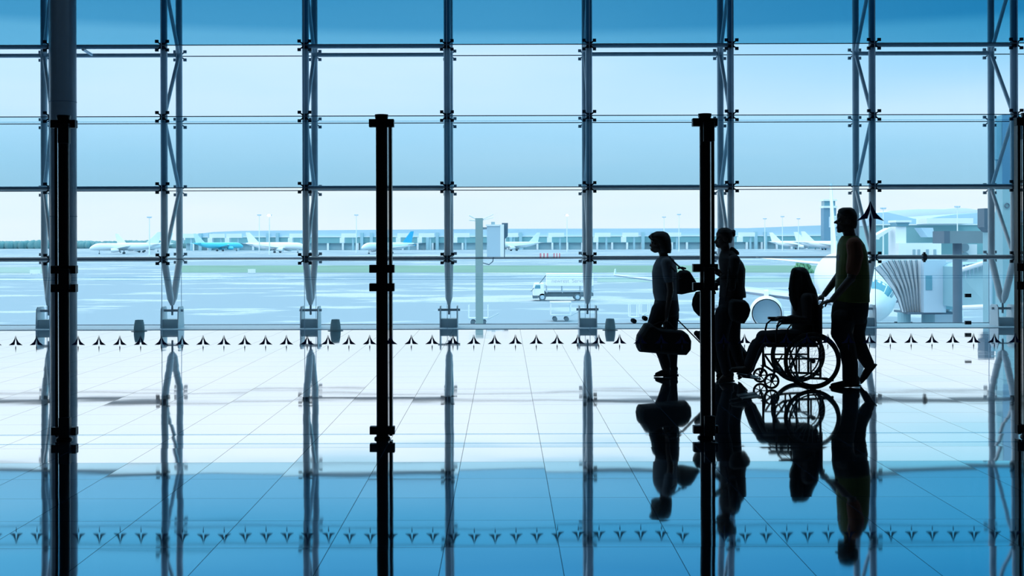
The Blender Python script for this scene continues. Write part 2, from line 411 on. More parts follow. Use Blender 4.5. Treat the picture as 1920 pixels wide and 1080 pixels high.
ORD = {2: 'leftmost in view, half behind the round column', 3: 'right of the round column', 4: 'left of the second glass partition post', 5: 'seen edge on, left of the tall grey stand post',
       6: 'left of the four people', 7: 'behind the woman with the bun', 8: 'behind the man in the vest', 9: 'rightmost in view, beside the jet bridge column'}
def truss(i):
    xn, xf = NX[i], FX[i]; xm = (xn + xf) / 2; ym = (YN + YF) / 2
    vis = i in ORD
    t = thing('window_truss', 'steel window truss with V foot, ' + ORD.get(i, 'outside the picture to the ' + ('left' if i < 4 else 'right') + (', outermost' if i in (0, 11) else ', next to last')), 'truss', (xm, ym, 0))
    r = .058
    apex = Vector((xm, ym, .40))
    for nm, x, y in (('near_chord', xn, YN), ('far_chord', xf, YF)):
        MB().tube([(x, y, HC), (x, y, LV - .05)], r, 18).build(nm, M['steel'], t, smooth=True)
        a = Vector((x, y, LV - .04)); b = apex + Vector((0, (y - ym) * .08, 0))
        MB().tube([a, a.lerp(b, .85), b], [r, r, .025], 18).build('foot_strut', M['steel'], t, smooth=True)
    pts = [(xn, YN), (xf, YF)]
    for k in range(1, 7):
        a = pts[0] if k % 2 else pts[1]; b = pts[1] if k % 2 else pts[0]
        MB().tube([(a[0], a[1], LV * k), (b[0], b[1], LV * (k + 1))], .033, 12).build('brace', M['steel'], t, smooth=True)
    MB().tube([apex, (xm, ym, .22)], .018, 10).build('pin', M['steel_mid'], t)
    for s in (-1, 1):
        br = MB(); br.prism([(xm + s * .145 - .008, ym - .2, 0), (xm + s * .145 - .008, ym - .17, .33), (xm + s * .145 - .008, ym - .12, .37), (xm + s * .145 - .008, ym + .12, .37), (xm + s * .145 - .008, ym + .17, .33), (xm + s * .145 - .008, ym + .2, 0)], (.016, 0, 0))
        br.build('bracket_plate', M['plate'], t)
    MB().tube([(xm - .19, ym, .30), (xm + .19, ym, .30)], .022, 12).build('axle', M['steel_mid'], t, smooth=True)
    MB().bb(xm - .135, xm + .135, ym - .12, ym + .12, 0, .15).build('foot_block', M['block'], t)
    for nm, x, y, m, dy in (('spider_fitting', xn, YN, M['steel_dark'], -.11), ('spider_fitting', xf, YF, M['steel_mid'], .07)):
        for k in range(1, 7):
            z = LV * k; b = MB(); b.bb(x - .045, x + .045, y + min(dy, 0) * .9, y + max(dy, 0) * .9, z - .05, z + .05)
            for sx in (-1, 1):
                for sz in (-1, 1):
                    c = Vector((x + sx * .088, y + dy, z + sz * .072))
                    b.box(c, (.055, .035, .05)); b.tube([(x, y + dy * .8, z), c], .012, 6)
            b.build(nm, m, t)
    return t
for i in range(12): truss(i)
BARLAB = {1: 'left of the round column at the picture edge', 2: 'just right of the round column', 4: 'behind the middle black partition post', 6: 'behind the right black partition post', 8: 'at the right end beside the jet bridge', 10: 'beyond the right picture edge'}
LEVN = {1: 'chest-high steel crossbar', 2: 'steel crossbar above head height', 4: 'uppermost thick steel crossbar'}
for i in (1, 2, 4, 6, 8):
    for k in (1, 2, 4):
        o = MB().tube([(NX[i] + .06, YN, LV * k), (NX[i + 1] - .06, YN, LV * k)], .038, 14).build('crossbar', M['steel'], smooth=True)
        tag(o, LEVN[k] + ', ' + BARLAB[i], 'crossbar', 'steel crossbars between the window trusses')
        if i == 8 and k == 1:
            pass
    o = MB().tube([(FX[i] + .06, YF, LV * 4), (FX[i + 1] - .06, YF, LV * 4)], .036, 14).build('crossbar', M['steel'], smooth=True)
    tag(o, 'thinner outer crossbar, ' + BARLAB[i], 'crossbar', 'steel crossbars between the window trusses')
# dark patch clamps on the glass door in the last bay
for (px, py, w) in ((1815, 554, 'upper'), (1815, 605, 'lower')):
    p = W(px, py, YN - .19); z = max(p.z, .035)
    tag(MB().box((p.x, YN - .187, z), (.10, .04, .06)).build('glass_clamp', M['steel_dark']), w + ' of two small dark clamps on the glass before the jet bridge', 'clamp', 'glass door clamps')
p = W(1733, 483, YN)
tag(MB().tube([(p.x - .03, YN, LV), (p.x + .03, YN, LV)], .06, 20).box((p.x, YN, LV), (.03, .05, .17)).build('pipe_coupling', M['steel_dark']), 'small dark coupling collar on the chest-high crossbar by the jet bridge', 'coupling')

# round column
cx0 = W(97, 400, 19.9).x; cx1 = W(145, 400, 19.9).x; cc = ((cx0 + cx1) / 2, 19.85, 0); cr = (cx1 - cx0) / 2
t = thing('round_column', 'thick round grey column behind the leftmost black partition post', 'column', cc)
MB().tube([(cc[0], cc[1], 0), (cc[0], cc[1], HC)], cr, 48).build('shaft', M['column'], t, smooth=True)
b = MB()
for z in (1.9, 3.75, 5.6): b.torus((cc[0], cc[1], z), (0, 0, 1), cr, .006, 48, 6)
b.build('joint_ring', M['seal'], t)
t2 = MB().tube([(cc[0] + .2, YN - .45, 4.66), W(172, 102.5, YF - .12)], .025, 10).build('tie_rod', M['steel'])
tag(t2, 'short slanting steel rod at the top right of the round column', 'rod')

struct(MB().bb(XA, XB, YN - .02, YF + .1, 0, .008).build('trim_1', M['ledge']))
# unseen fill lights added under the ceiling to brighten the lower steel
for k, x in enumerate((-10.5, -7.5, -4.5, -1.5, 1.5, 4.5, 7.5, 10.5)):
    L_ = bpy.data.lights.new('fill_light', 'AREA'); L_.shape = 'SQUARE'; L_.size = .8; L_.energy = 28; L_.color = (.45, .75, 1)
    lo = bpy.data.objects.new('fill_light', L_); COL.objects.link(lo); lo.location = (x, 14.5, HC - .03)
    lo['label'] = 'square fill light added under the ceiling, number %d from the left side wall' % (k + 1); lo['category'] = 'ceiling lamp'; lo['group'] = 'added fill lights'
# small floor pots
for px, w in ((261, 'left of the three, right of the round column'), (629, 'middle one, left of the middle black post'), (1144, 'right one, in front of the walking woman')):
    p = W(px, 617, 20.35)
    t = thing('floor_pot', 'small grey tapered pot by the window, ' + w, 'pot', (p.x, 20.35, 0), 0, 'grey pots by the window')
    c = (p.x, 20.35, 0)
    MB().lathe(c, [(.088, .012), (.087, .06), (.080, .12), (.066, .19), (.056, .19), (.054, .18)], 28).build('pot', M['potgrey'], t, smooth=True)
    MB().lathe(c, [(.13, 0), (.128, .006), (.1, .007)], 28).build('base_plate', M['potgrey'], t, smooth=True)

# ------------------------------------------------------------------ glass partition in front
YP = 9.27
PX = [W(x, 450, YP).x for x in (-484, 120, 716, 1322, 1928)]
PLAB = ['black round partition post beyond the left edge', 'black partition post in front of the round column', 'tall black partition post, second from the left, standing alone', 'black partition post in front of the woman with the bun', 'black partition post cut off by the right picture edge']
def post(i):
    x = PX[i]; inner = i != 2
    t = thing('partition_post', PLAB[i], 'post', (x, YP, 0), 0, 'black glass partition posts')
    r = .044 if not inner else .040
    MB().tube([(x, YP, 0), (x, YP, 2.44)], r, 28).build('pole', M['post'], t, smooth=True)
    MB().lathe((x, YP, 0), [(r, 2.40), (.05, 2.43), (.052, 2.445), (.05, 2.45)], 28).build('cap', M['post'], t, smooth=True)
    MB().lathe((x, YP, 0), [(.062, 0), (.06, .012), (.046, .02), (.044, .05)], 28).build('base_collar', M['post'], t, smooth=True)
    s = 1 if i == 2 else (-1 if i != 3 else 1)
    MB().bb(x + s * .052, x + s * .074, YP + .01, YP + .08, .02, 2.38).build('glass_fin', M['post'], t)
    MB().bb(x + s * .0465, x + s * .0505, YP - .002, YP + .012, .02, 2.36).build('chrome_strip', M['chrome'], t)
    for z in (2.385, 1.285, 1.145, .065):
        for sx in (-1, 1):
            c = MB().bb(x + sx * .034, x + sx * .094, YP - .025, YP + .035, z - .03, z + .03).build('clamp', M['steel_dark'], t, bevel=.003)
    if inner:
        for z in (2.31, 1.215, .10):
            MB().bb(x - .02, x + .062, YP - .075, YP - .02, z - .075, z + .075).build('latch_box', M['steel_dark'], t, bevel=.004)
for i in range(5): post(i)
for i in range(4):
    for (z0, z1, w) in ((.035, 1.205, 'lower'), (1.222, 2.40, 'upper')):
        a, b = PX[i] + .05, PX[i + 1] - .05
        t = thing('glass_screen', w + ' clear glass panel of the partition ' + ['at the left picture edge', 'between the round column and the middle post', 'between the middle post and the right post', 'in front of the wheelchair'][i], 'glass screen', ((a + b) / 2, YP, z0), 0, 'clear glass panels of the front partition')
        MB().bb(a, b, YP - .006, YP + .006, z0, z1).build('pane', M['clear_part'], t)
        e = MB()
        for z in (z0, z1): e.bb(a, b, YP - .0065, YP + .0065, z - .0016, z + .0016)
        e.build('polished_edge', M['edge'], t)
# stickers
def sticker(u, solid=False):
    b = MB()
    L = [(-.03, 1.0), (-.16, .5), (-.42, .02), (-1.0, -.42), (-.35, -.40), (-.14, -.34), (-.10, .1), (-.03, .42)]
    if solid: L = [(0, 1.0), (-.2, .5), (-.48, 0), (-1.05, -.55), (-.55, -.40), (-.22, -.36), (-.02, .30)]
    for s in (-1, 1): b.prism([(s * x * u, 0, z * u) for x, z in L], (0, .0006, 0))
    if solid:
        b.prism([(-.10 * u, 0, -.42 * u), (0, 0, .1 * u), (.10 * u, 0, -.42 * u), (.07 * u, 0, -.9 * u), (0, 0, -1.5 * u), (-.07 * u, 0, -.9 * u)], (0, .0006, 0))
    else:
        b.prism([(0, 0, -.48 * u), (.08 * u, 0, -.75 * u), (0, 0, -1.5 * u), (-.08 * u, 0, -.75 * u)], (0, .0006, 0))
    return b
st0 = None
zz = W(945, 639.5, YP - .0066).z
for k in range(-4, 49):
    px = 30 + 39.02 * k; x = W(px, 640, YP).x
    if min(abs(x - q) for q in PX) < .052: continue
    if st0 is None:
        o = st0 = sticker(.053).build('arrowhead_sticker', M['navy'], off=LOCAL)
    else: o = st0.copy(); COL.objects.link(o)
    o.location = (x, YP - .0066, zz)
    tag(o, 'small navy arrowhead sticker in the knee-high row on the glass partition', 'sticker', 'row of navy arrowhead stickers')
p = W(1632, 401, YP - .0066)
o = sticker(.10, True).build('arrowhead_sticker', M['navy'], off=LOCAL); o.location = p
tag(o, 'large navy arrowhead sticker on the glass behind the man at head height', 'sticker')
# ------------------------------------------------------------------ people
def P(px, py, Y): return W(px, py, Y)
class Fig:
    """a person seen from the side; coordinates are pixels at distance Y (+dy metres deeper)"""
    def __init__(s, Y): s.Y = Y; s.k = Y / F
    def p(s, px, py, dy=0): return W(px, py, s.Y + dy)
    def limb(s, mb, pts, rad, n=14):
        mb.limb([s.p(*q) for q in pts], rad, n)
    def loft(s, mb, secs, n=26, sq=1.0):
        """secs: (x0, x1, y, half depth [, dy])"""
        rings = []
        for q in secs:
            x0, x1, y, ry = q[:4]; dy = q[4] if len(q) > 4 else 0
            c = s.p((x0 + x1) / 2, y, dy); rx = (x1 - x0) / 2 * s.k
            r = []
            for i in range(n):
                a = 2 * PI * i / n; ca, sa = math.cos(a), math.sin(a)
                ca = math.copysign(abs(ca) ** sq, ca); sa = math.copysign(abs(sa) ** sq, sa)
                r.append(c + Vector((rx * ca, ry * sa, 0)))
            rings.append(r)
        mb.rings(rings)
    def hand(s, mb, w, f, c, curl=1.0, k=1.0, thumb=None):
        """w wrist point, f direction of the fingers, c direction they curl to"""
        w = Vector(w); f = Vector(f).normalized(); c = Vector(c); c = (c - f * c.dot(f)).normalized(); sd = f.cross(c)
        for o in (-.030, -.010, .010, .030):
            mb.limb([w + sd * o * .5, w + f * .045 * k + sd * o * k, w + f * .088 * k + sd * o * k], [.016 * k, .015 * k, .012 * k], 10)
        for o, L in ((-.033, .072), (-.011, .082), (.011, .078), (.033, .060)):
            q = w + f * .088 * k + sd * o * k; a = .25 * curl; pts = [q]
            for fr, da in ((.45, .9), (.31, .95), (.24, .6)):
                d = f * math.cos(a) + c * math.sin(a); q = q + d * L * fr * k; pts.append(q); a += da * curl
            mb.limb(pts, [.0098 * k, .0090 * k, .0085 * k, .0075 * k], 10)
        t = thumb or -1
        b = w + f * .025 * k + sd * .030 * t * k
        mb.limb([b, b + (f * .5 + sd * t * .6 + c * .4).normalized() * .035 * k, b + (f * .8 + sd * t * .25 + c * .75).normalized() * .068 * k], [.013 * k, .011 * k, .0085 * k], 10)
    def head(s, mb, face, nose, chin, top, back, hw=.074, tilt=0):
        """face/back: px of forehead and occiput, nose (px,py), chin (px,py), top py"""
        sk = (back - face); H = chin[1] - top; cx = (face + back) / 2 + .02 * sk
        rx = sk / 2 * s.k
        mb.ball(s.p(cx, top + H * .40), (rx, hw, H * .40 * s.k), 22, 16)
        mb.ball(s.p(face + sk * .36, top + H * .48), (sk * .34 * s.k, hw * .88, H * .36 * s.k), 20, 14)
        mb.ball(s.p(face + sk * .38, top + H * .74), (sk * .33 * s.k, hw * .74, H * .24 * s.k), 18, 12)
        mb.ball(s.p(chin[0] + sk * .10, chin[1] - H * .075), (sk * .13 * s.k, hw * .40, H * .08 * s.k), 12, 8)
        mb.limb([s.p(chin[0] + sk * .2, chin[1] - H * .07, -hw * .3), s.p(face + sk * .60, top + H * .80, -hw * .72)], [.014, .018], 10)
        mb.limb([s.p(chin[0] + sk * .2, chin[1] - H * .07, hw * .3), s.p(face + sk * .60, top + H * .80, hw * .72)], [.014, .018], 10)
        by = top + H * .46
        rp = .030 / s.k
        mb.limb([s.p(face + rp * 1.05, top + H * .27), s.p(face + rp + .3, by), s.p(face + rp + .2, (nose[1] + chin[1]) / 2), s.p(max(chin[0], face) + rp * .85, chin[1] - H * .10)], [.031, .030, .030, .024], 14)
        mb.limb([s.p(face + sk * .10, by), s.p(nose[0] + 1.3, nose[1] - 1.4), s.p(nose[0] + 1.2, nose[1] - .4)], [.008, .010, .011], 10)
        mb.ball(s.p(face + 2.2, nose[1] - .6), .019, 12, 8); mb.ball(s.p((face + nose[0]) / 2 + 1.2, nose[1] - .9), .013, 10, 8)
        for d in (-1, 1):
            mb.ball(s.p(nose[0] + sk * .10, nose[1] + .3, d * .012), .008, 8, 6)
            mb.limb([s.p(face + sk * .06, by - H * .06, d * .012), s.p(face + sk * .13, by - H * .05, d * .045)], [.009, .008], 8)
            mb.limb([s.p(face + sk * .13, by + H * .14, d * .035), s.p(face + sk * .22, by + H * .12, d * .055)], [.013, .012], 8)
            e = s.p(face + sk * .60, by + H * .07, d * (hw + .001))
            mb.torus(e, (0.25, 1, 0), .021, .0065, 18, 8); mb.ball(e, (.017, .007, .022), 10, 8)
        my = (nose[1] + chin[1]) / 2
        mb.limb([s.p(face + sk * .05, my - H * .02, -.018), s.p(face + sk * .01, my - H * .025), s.p(face + sk * .05, my - H * .02, .018)], [.006, .0085, .006], 8)
        mb.limb([s.p(face + sk * .06, my + H * .045, -.016), s.p(face + sk * .025, my + H * .04), s.p(face + sk * .06, my + H * .045, .016)], [.006, .0085, .006], 8)
        return [s.p(face + sk * .085, by + H * .045, d * .031) for d in (-1, 1)]

def shoe(fig, heel, toe, dy, m, parent, h=.06, w=.042):
    a = fig.p(heel[0], heel[1], dy); b = fig.p(toe[0], toe[1], dy); d = (b - a); L = d.length; d.normalize()
    u = Vector((0, 1, 0)).cross(d); u = u if u.z > 0 else -u
    mb = MB()
    mb.limb([a + d * .035 + u * .035, a + d * L * .5 + u * .032, b - d * .035 + u * .022], [.036, .036, .024], 16)
    mb.limb([a + d * .03 + u * .075, a + d * .05 + u * .04], [.036, .038], 14)
    sh = blob('shoe', mb, m, parent, .006, 3)
    sole = MB(); P0 = [(-.005, .028), (.03, .037), (L * .45, .034), (L * .75, .043), (L - .01, .028), (L, .008)]
    pts = [a + d * x + Vector((0, y, 0)) for x, y in P0] + [a + d * x - Vector((0, y, 0)) for x, y in reversed(P0)]
    sole.prism(pts, u * .014); sole.build('sole', M['rubber'], sh)
    return sh

# ---- woman walking in front with the holdall
f = Fig(13.48)
t = thing('person', 'woman in a light blouse carrying a holdall, first of the four', 'person', (W(1250, 704, 13.48).x, 13.48, 0))
b = MB()
eyes = f.head(b, 1220, (1218.3, 461), (1225, 474), 436, 1254)
f.limb(b, [(1240, 466), (1243, 474), (1246, 486)], [.050, .046, .055])
f.loft(b, [(1238, 1256, 482, .10), (1231, 1263, 492, .155), (1226, 1266, 510, .15), (1228, 1266, 530, .13), (1229, 1266, 550, .13), (1229, 1269, 572, .15), (1234, 1266, 588, .13)])
f.limb(b, [(1250, 491, -.155), (1257, 545, -.19), (1249, 596, -.17)], [.045, .036, .024])
f.hand(b, f.p(1249, 596, -.17), (-.1, 0, -1), (-1, .0, 0), 1.15, .95)
f.limb(b, [(1250, 491, .155), (1263, 540, .20), (1270, 582, .17)], [.045, .036, .024])
f.hand(b, f.p(1270, 583, .17), (.05, 0, -1), (-1, 0, 0), 1.15, .95)
f.limb(b, [(1241, 578, -.08), (1226, 618, -.09), (1246, 690, -.08)], [.085, .058, .034])
f.limb(b, [(1256, 578, .08), (1259, 630, .09), (1261, 692, .08)], [.085, .06, .034])
f.limb(b, [(1248, 696, -.08), (1236, 702, -.08)], [.03, .02]); f.limb(b, [(1263, 697, .08), (1252, 703, .08)], [.03, .02])
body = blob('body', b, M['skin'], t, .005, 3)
for e in eyes: MB().ball(e, .0125, 12, 8).build('eye', M['eye'], body, smooth=True)
h = MB()
f.loft(h, [(1231, 1244, 433.6, .03), (1223, 1252, 437, .065), (1217.5, 1256, 443, .085), (1225, 1258, 450, .092), (1231, 1259, 460, .094), (1234, 1259, 468, .092), (1238, 1258, 475, .08)])
f.limb(h, [(1230, 440, 0), (1219, 445, -.045), (1222, 449, -.075)], [.03, .017, .014]); f.limb(h, [(1230, 440, 0), (1219, 445, .045), (1222, 449, .075)], [.03, .017, .014]); f.limb(h, [(1224, 440, -.03), (1218, 444, 0), (1224, 440, .03)], [.02, .016, .02])
blob('hair', h, M['hair'], t, .007, 4)
h = MB()
f.loft(h, [(1238, 1256, 480, .085), (1231, 1263, 486, .16), (1225, 1268, 498, .185), (1222.5, 1270, 510, .175), (1223, 1270, 530, .155), (1224, 1270, 548, .155), (1227, 1271, 560, .17), (1228, 1271, 564, .172)])
f.limb(h, [(1250, 493, -.16), (1254, 522, -.185)], [.062, .055]); f.limb(h, [(1250, 493, .16), (1256, 520, .19)], [.062, .055])
blob('blouse', h, M['greytop'], t, .007, 4)
h = MB()
f.loft(h, [(1229, 1270, 556, .165), (1226, 1272, 570, .178), (1225, 1272, 584, .178), (1228, 1270, 592, .16)])
f.limb(h, [(1238, 582, -.085), (1224.5, 616, -.09), (1238, 655, -.085), (1249, 684, -.08)], [.100, .079, .062, .050])
f.limb(h, [(1257, 582, .085), (1257, 625, .09), (1261, 660, .085), (1261, 690, .08)], [.095, .078, .060, .050])
blob('trousers', h, M['blackblue'], t, .007, 4)
shoe(f, (1257, 704.5), (1226, 706), -.08, M['shoe'], t); shoe(f, (1271, 704), (1241, 705), .08, M['shoe'], t)
# holdall
t = thing('holdall', 'long dark holdall carried low by the first walking woman', 'bag', tuple(W(1240, 640, 13.28)))
b = MB()
def poly_bag(fig, poly, y0, y1, inset=.05):
    """rounded bag: outline given in pixels, swelling between two depths"""
    c = Vector((0, 0, 0)); pts = [fig.p(x, y, 0) for x, y in poly]
    for q in pts: c += q
    c /= len(pts); rings = []
    for fr, sc in ((0, .80), (.12, .93), (.3, 1), (.7, 1), (.88, .93), (1, .80)):
        yy = y0 + (y1 - y0) * fr
        rings.append([Vector((c.x + (q.x - c.x) * sc, fig.Y + yy, c.z + (q.z - c.z) * sc)) for q in pts])
    return MB().rings(rings)
g = poly_bag(f, [(1189, 637), (1191, 626), (1205, 604), (1214, 603), (1228, 612), (1246, 615), (1262, 616), (1275, 617), (1284, 624), (1290, 636), (1289, 652), (1281, 662), (1262, 661.5), (1230, 659), (1194, 656), (1190, 648)], -.345, -.03)
blob('bag_body', g, M['black'], t, .007, 5)
s = MB()
for dy in (-.27, -.10):
    s.limb([f.p(1220, 612, dy), f.p(1238, 604, (dy - .185) / 2 + 0), f.p(1246, 602.5, -.19), f.p(1254, 604, (dy - .185) / 2), f.p(1266, 618, dy)], .008, 8)
s.build('carry_strap', M['black'], t)
MB().limb([f.p(1196, 640, -.345), f.p(1192, 646, -.2), f.p(1196, 640, -.03)], .006, 6).build('end_strap', M['black'], t)
# shoulder bag
t = thing('shoulder_bag', 'dark shoulder bag sticking out behind the first walking woman', 'bag', tuple(W(1280, 535, 13.25)))
g = poly_bag(f, [(1262, 512), (1268, 506), (1280, 505), (1286, 508), (1294, 521), (1303, 536), (1303, 540), (1296, 544.5), (1271, 550), (1262, 549)], -.34, -.215)
blob('bag_body', g, M['black'], t, .007, 4)
s = MB(); s.limb([f.p(1283, 507, -.27), f.p(1272, 499, -.25), f.p(1256, 483.5, -.13), f.p(1250, 484, -.09), f.p(1258, 500, -.225), f.p(1266, 509, -.26)], .009, 8); s.build('strap', M['black'], t)
MB().limb([f.p(1272, 503, -.27), f.p(1279, 501.5, -.27), f.p(1285, 503.5, -.27)], .010, 8).build('handle', M['black'], t)

# ---- woman with the bun
f = Fig(12.95)
t = thing('person', 'woman with a hair bun and dark jacket, second of the four people', 'person', (W(1365, 722, 12.95).x, 12.95, 0))
b = MB()
eyes = f.head(b, 1342.5, (1339.8, 455), (1347, 465), 429, 1373)
f.limb(b, [(1358, 458), (1360, 467), (1363, 480)], [.050, .046, .056])
f.loft(b, [(1353, 1374, 476, .10), (1351, 1386, 488, .155), (1353, 1392, 505, .15), (1353, 1392, 530, .13), (1352, 1392, 552, .14), (1352, 1390, 575, .15), (1354, 1386, 590, .13)])
f.limb(b, [(1376, 487, -.155), (1370, 540, -.20), (1352, 517, -.13)], [.045, .036, .024])
f.hand(b, f.p(1351, 515, -.12), (-.75, .1, .65), (-.5, .6, -.1), .8, .9)
f.limb(b, [(1372, 487, .155), (1356, 522, .20), (1338, 532, .20)], [.045, .036, .024])
f.hand(b, f.p(1338, 532, .20), (-.5, 0, -1), (-1, 0, .2), 1.15, .9)
f.limb(b, [(1360, 585, -.08), (1353, 632, -.09), (1361, 697, -.08)], [.085, .058, .034])
f.limb(b, [(1374, 585, .08), (1374, 635, .09), (1391, 692, .08)], [.085, .058, .034])
f.limb(b, [(1363, 702, -.08), (1352, 711, -.08)], [.03, .02]); f.limb(b, [(1394, 697, .08), (1387, 707, .08)], [.028, .02])
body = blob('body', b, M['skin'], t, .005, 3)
for e in eyes: MB().ball(e, .0125, 12, 8).build('eye', M['eye'], body, smooth=True)
h = MB()
f.loft(h, [(1353, 1364, 426.8, .03), (1346.5, 1370, 430, .065), (1344, 1373, 436, .082), (1349, 1374, 443, .086), (1354, 1373, 450, .084), (1358, 1371, 456, .07)])
f.limb(h, [(1364, 437.5), (1370, 437.5)], [.040, .036]); f.limb(h, [(1372, 436, -.01), (1375.5, 434.2, .01), (1375, 440)], [.028, .022, .024])
blob('hair', h, M['hair'], t, .006, 3)
h = MB()
f.loft(h, [(1352, 1373, 470, .075), (1350, 1379, 476, .11), (1348, 1386, 484, .175), (1348.5, 1393, 494, .19), (1350, 1397, 505, .185), (1350, 1396.5, 522, .165), (1350, 1396, 538, .16), (1349, 1398, 550, .17), (1348.5, 1398.5, 558, .175)])
f.limb(h, [(1377, 488, -.16), (1371, 538, -.205), (1357, 521, -.15)], [.062, .050, .036]); f.limb(h, [(1373, 488, .16), (1358, 522, .205), (1344, 531, .20)], [.062, .050, .036])
f.limb(h, [(1373, 468, 0), (1380, 474, 0)], [.03, .03])
blob('jacket', h, M['brownjacket'], t, .007, 4)
h = MB()
f.loft(h, [(1350, 1393, 552, .165), (1348, 1392, 568, .178), (1347, 1390, 584, .175), (1349, 1386, 594, .155)])
f.limb(h, [(1358, 588, -.085), (1352, 630, -.09), (1356, 668, -.085), (1363, 697, -.08)], [.098, .078, .064, .056])
f.limb(h, [(1373, 588, .085), (1375, 635, .09), (1384, 670, .085), (1391, 691, .08)], [.095, .075, .056, .046])
blob('trousers', h, M['blackblue'], t, .007, 4)
shoe(f, (1376, 715.5), (1346, 716.5), -.08, M['shoe'], t); shoe(f, (1401, 697), (1385, 712), .08, M['shoe'], t)
t = thing('handbag', 'rounded dark handbag half hidden behind the right black post', 'bag', tuple(W(1325, 570, 12.9)))
blob('bag_body', poly_bag(f, [(1303.5, 574), (1305, 562), (1311, 549), (1326, 546), (1342, 548), (1346, 570), (1346, 596), (1334, 600), (1316, 595), (1307, 585)], .14, .29), M['black'], t, .007, 4)
MB().limb([f.p(1316, 550, .21), f.p(1330, 541, .205), f.p(1335, 537.5, .2), f.p(1338, 541, .205), f.p(1341, 550, .21)], .009, 8).build('handle', M['black'], t)
t = thing('shoulder_bag', 'dark shoulder bag at the hip of the woman with the bun', 'bag', tuple(W(1375, 580, 12.4)))
blob('bag_body', poly_bag(f, [(1358, 562), (1364, 558), (1386, 560), (1393, 567), (1396.5, 578), (1393, 590), (1385, 603), (1376, 602), (1362, 598), (1357, 585)], -.36, -.2), M['black'], t, .007, 4)
MB().limb([f.p(1360, 564, -.27), f.p(1366, 530, -.27), f.p(1368, 476, -.12), f.p(1375, 478, -.10), f.p(1384, 530, -.27), f.p(1389, 565, -.27)], .008, 8).build('strap', M['black'], t)

# ---- trolley suitcase
f = Fig(13.32)
ax = (f.p(1402, 678) - f.p(1350, 618)); 
t = thing('trolley_suitcase', 'dark tilted suitcase on wheels pulled behind the first walking woman', 'suitcase', (W(1366, 700, 13.32).x, 13.32, 0))
blob('case_body', poly_bag(f, [(1330, 619), (1342, 611), (1354, 613), (1370, 628), (1386, 642), (1399, 660), (1404, 674), (1396, 688), (1380, 697), (1352, 700), (1341, 697), (1334, 684), (1329, 660)], -.17, .17), M['black'], t, .008, 4)
p_ = MB(); p_.limb([f.p(1334, 640), f.p(1350, 650), f.p(1368, 672)], .05, 10)
blob('front_pocket', poly_bag(f, [(1338, 640), (1352, 634), (1384, 668), (1376, 686), (1350, 688)], -.205, -.15), M['black'], t, .008, 3)
r_ = MB()
for dy in (-.05, .05): r_.tube([f.p(1270, 599, dy * .8), f.p(1335, 665, dy)], .007, 8)
r_.tube([f.p(1270, 599, -.055), f.p(1270, 599, .055)], .011, 10)
r_.build('telescopic_handle', M['steel_dark'], t)
MB().limb([f.p(1306, 625), f.p(1312, 628), f.p(1320, 640)], [.03, .045, .035], 12).build('rolled_coat', M['black'], t, smooth=True)
for dy in (-.15, .15):
    c = f.p(1349, 702, dy); c.z = .036
    MB().tube([c - Vector((0, .012, 0)), c + Vector((0, .012, 0))], .035, 20).build('wheel', M['rubber'], t)

# ---- person seated in the wheelchair
YC = 12.55
f = Fig(YC)
t = thing('person', 'long-haired person in dark clothes sitting in the wheelchair, third of the four', 'person', (W(1510, 640, YC).x, YC, .42))
b = MB()
eyes = f.head(b, 1484, (1481.5, 525), (1488, 537), 503, 1512, .070)
f.limb(b, [(1500, 530), (1504, 538), (1508, 550)], [.050, .046, .056])
f.loft(b, [(1498, 1520, 546, .10), (1492, 1528, 558, .155), (1490, 1530, 578, .15), (1490, 1530, 600, .14), (1490, 1530, 622, .16), (1496, 1526, 640, .15)])
for d in (-1, 1):
    f.limb(b, [(1511, 560, d * .16), (1512, 602, d * .20), (1479, 596, d * .235)], [.046, .038, .024])
    f.hand(b, f.p(1479, 596, d * .235), (-1, 0, .12), (-.2, 0, -1), .55, .88)
    f.limb(b, [(1510, 632, d * .085), (1430, 632, d * .095), (1404, 684, d * .085)], [.085, .062, .036])
    f.limb(b, [(1404, 688, d * .085), (1384, 696, d * .085)], [.03, .022])
body = blob('body', b, M['skin'], t, .005, 3)
for e in eyes: MB().ball(e, .012, 12, 8).build('eye', M['eye'], body, smooth=True)
h = MB()
f.loft(h, [(1492, 1506, 500.8, .03), (1486, 1512, 504, .065), (1482, 1516, 510, .082), (1490, 1519, 518, .086), (1496, 1523, 530, .10), (1500, 1529, 542, .12), (1502, 1533, 556, .12), (1506, 1534, 572, .10), (1512, 1533, 584, .07)])
for d in (-1, 1):
    f.limb(h, [(1497, 510, d * .06), (1496, 530, d * .08), (1497, 552, d * .088), (1500, 572, d * .08)], [.035, .045, .045, .03])
    f.limb(h, [(1490, 508, d * .055), (1487, 520, d * .072), (1486, 540, d * .078), (1488, 562, d * .085), (1491, 580, d * .08)], [.035, .034, .042, .042, .02])
    f.limb(h, [(1486, 545, d * .085), (1480, 552, d * .09), (1479, 555, d * .09)], [.02, .009, .004])
    f.limb(h, [(1488, 535, d * .085), (1482, 540, d * .088), (1478, 541, d * .09)], [.02, .009, .004])
blob('hair', h, M['hair'], t, .007, 3)
h = MB()
f.loft(h, [(1497, 1522, 544, .09), (1490, 1530, 552, .165), (1487, 1533, 566, .185), (1486, 1533, 590, .165), (1485, 1532, 610, .17), (1487, 1531, 628, .18), (1492, 1529, 640, .16)])
for d in (-1, 1): f.limb(h, [(1512, 560, d * .165), (1513, 600, d * .205), (1484, 597, d * .235)], [.060, .052, .036])
blob('top', h, M['brownjacket'], t, .007, 4)
h = MB()
f.loft(h, [(1486, 1530, 618, .175), (1486, 1530, 634, .18), (1492, 1528, 645, .16)])
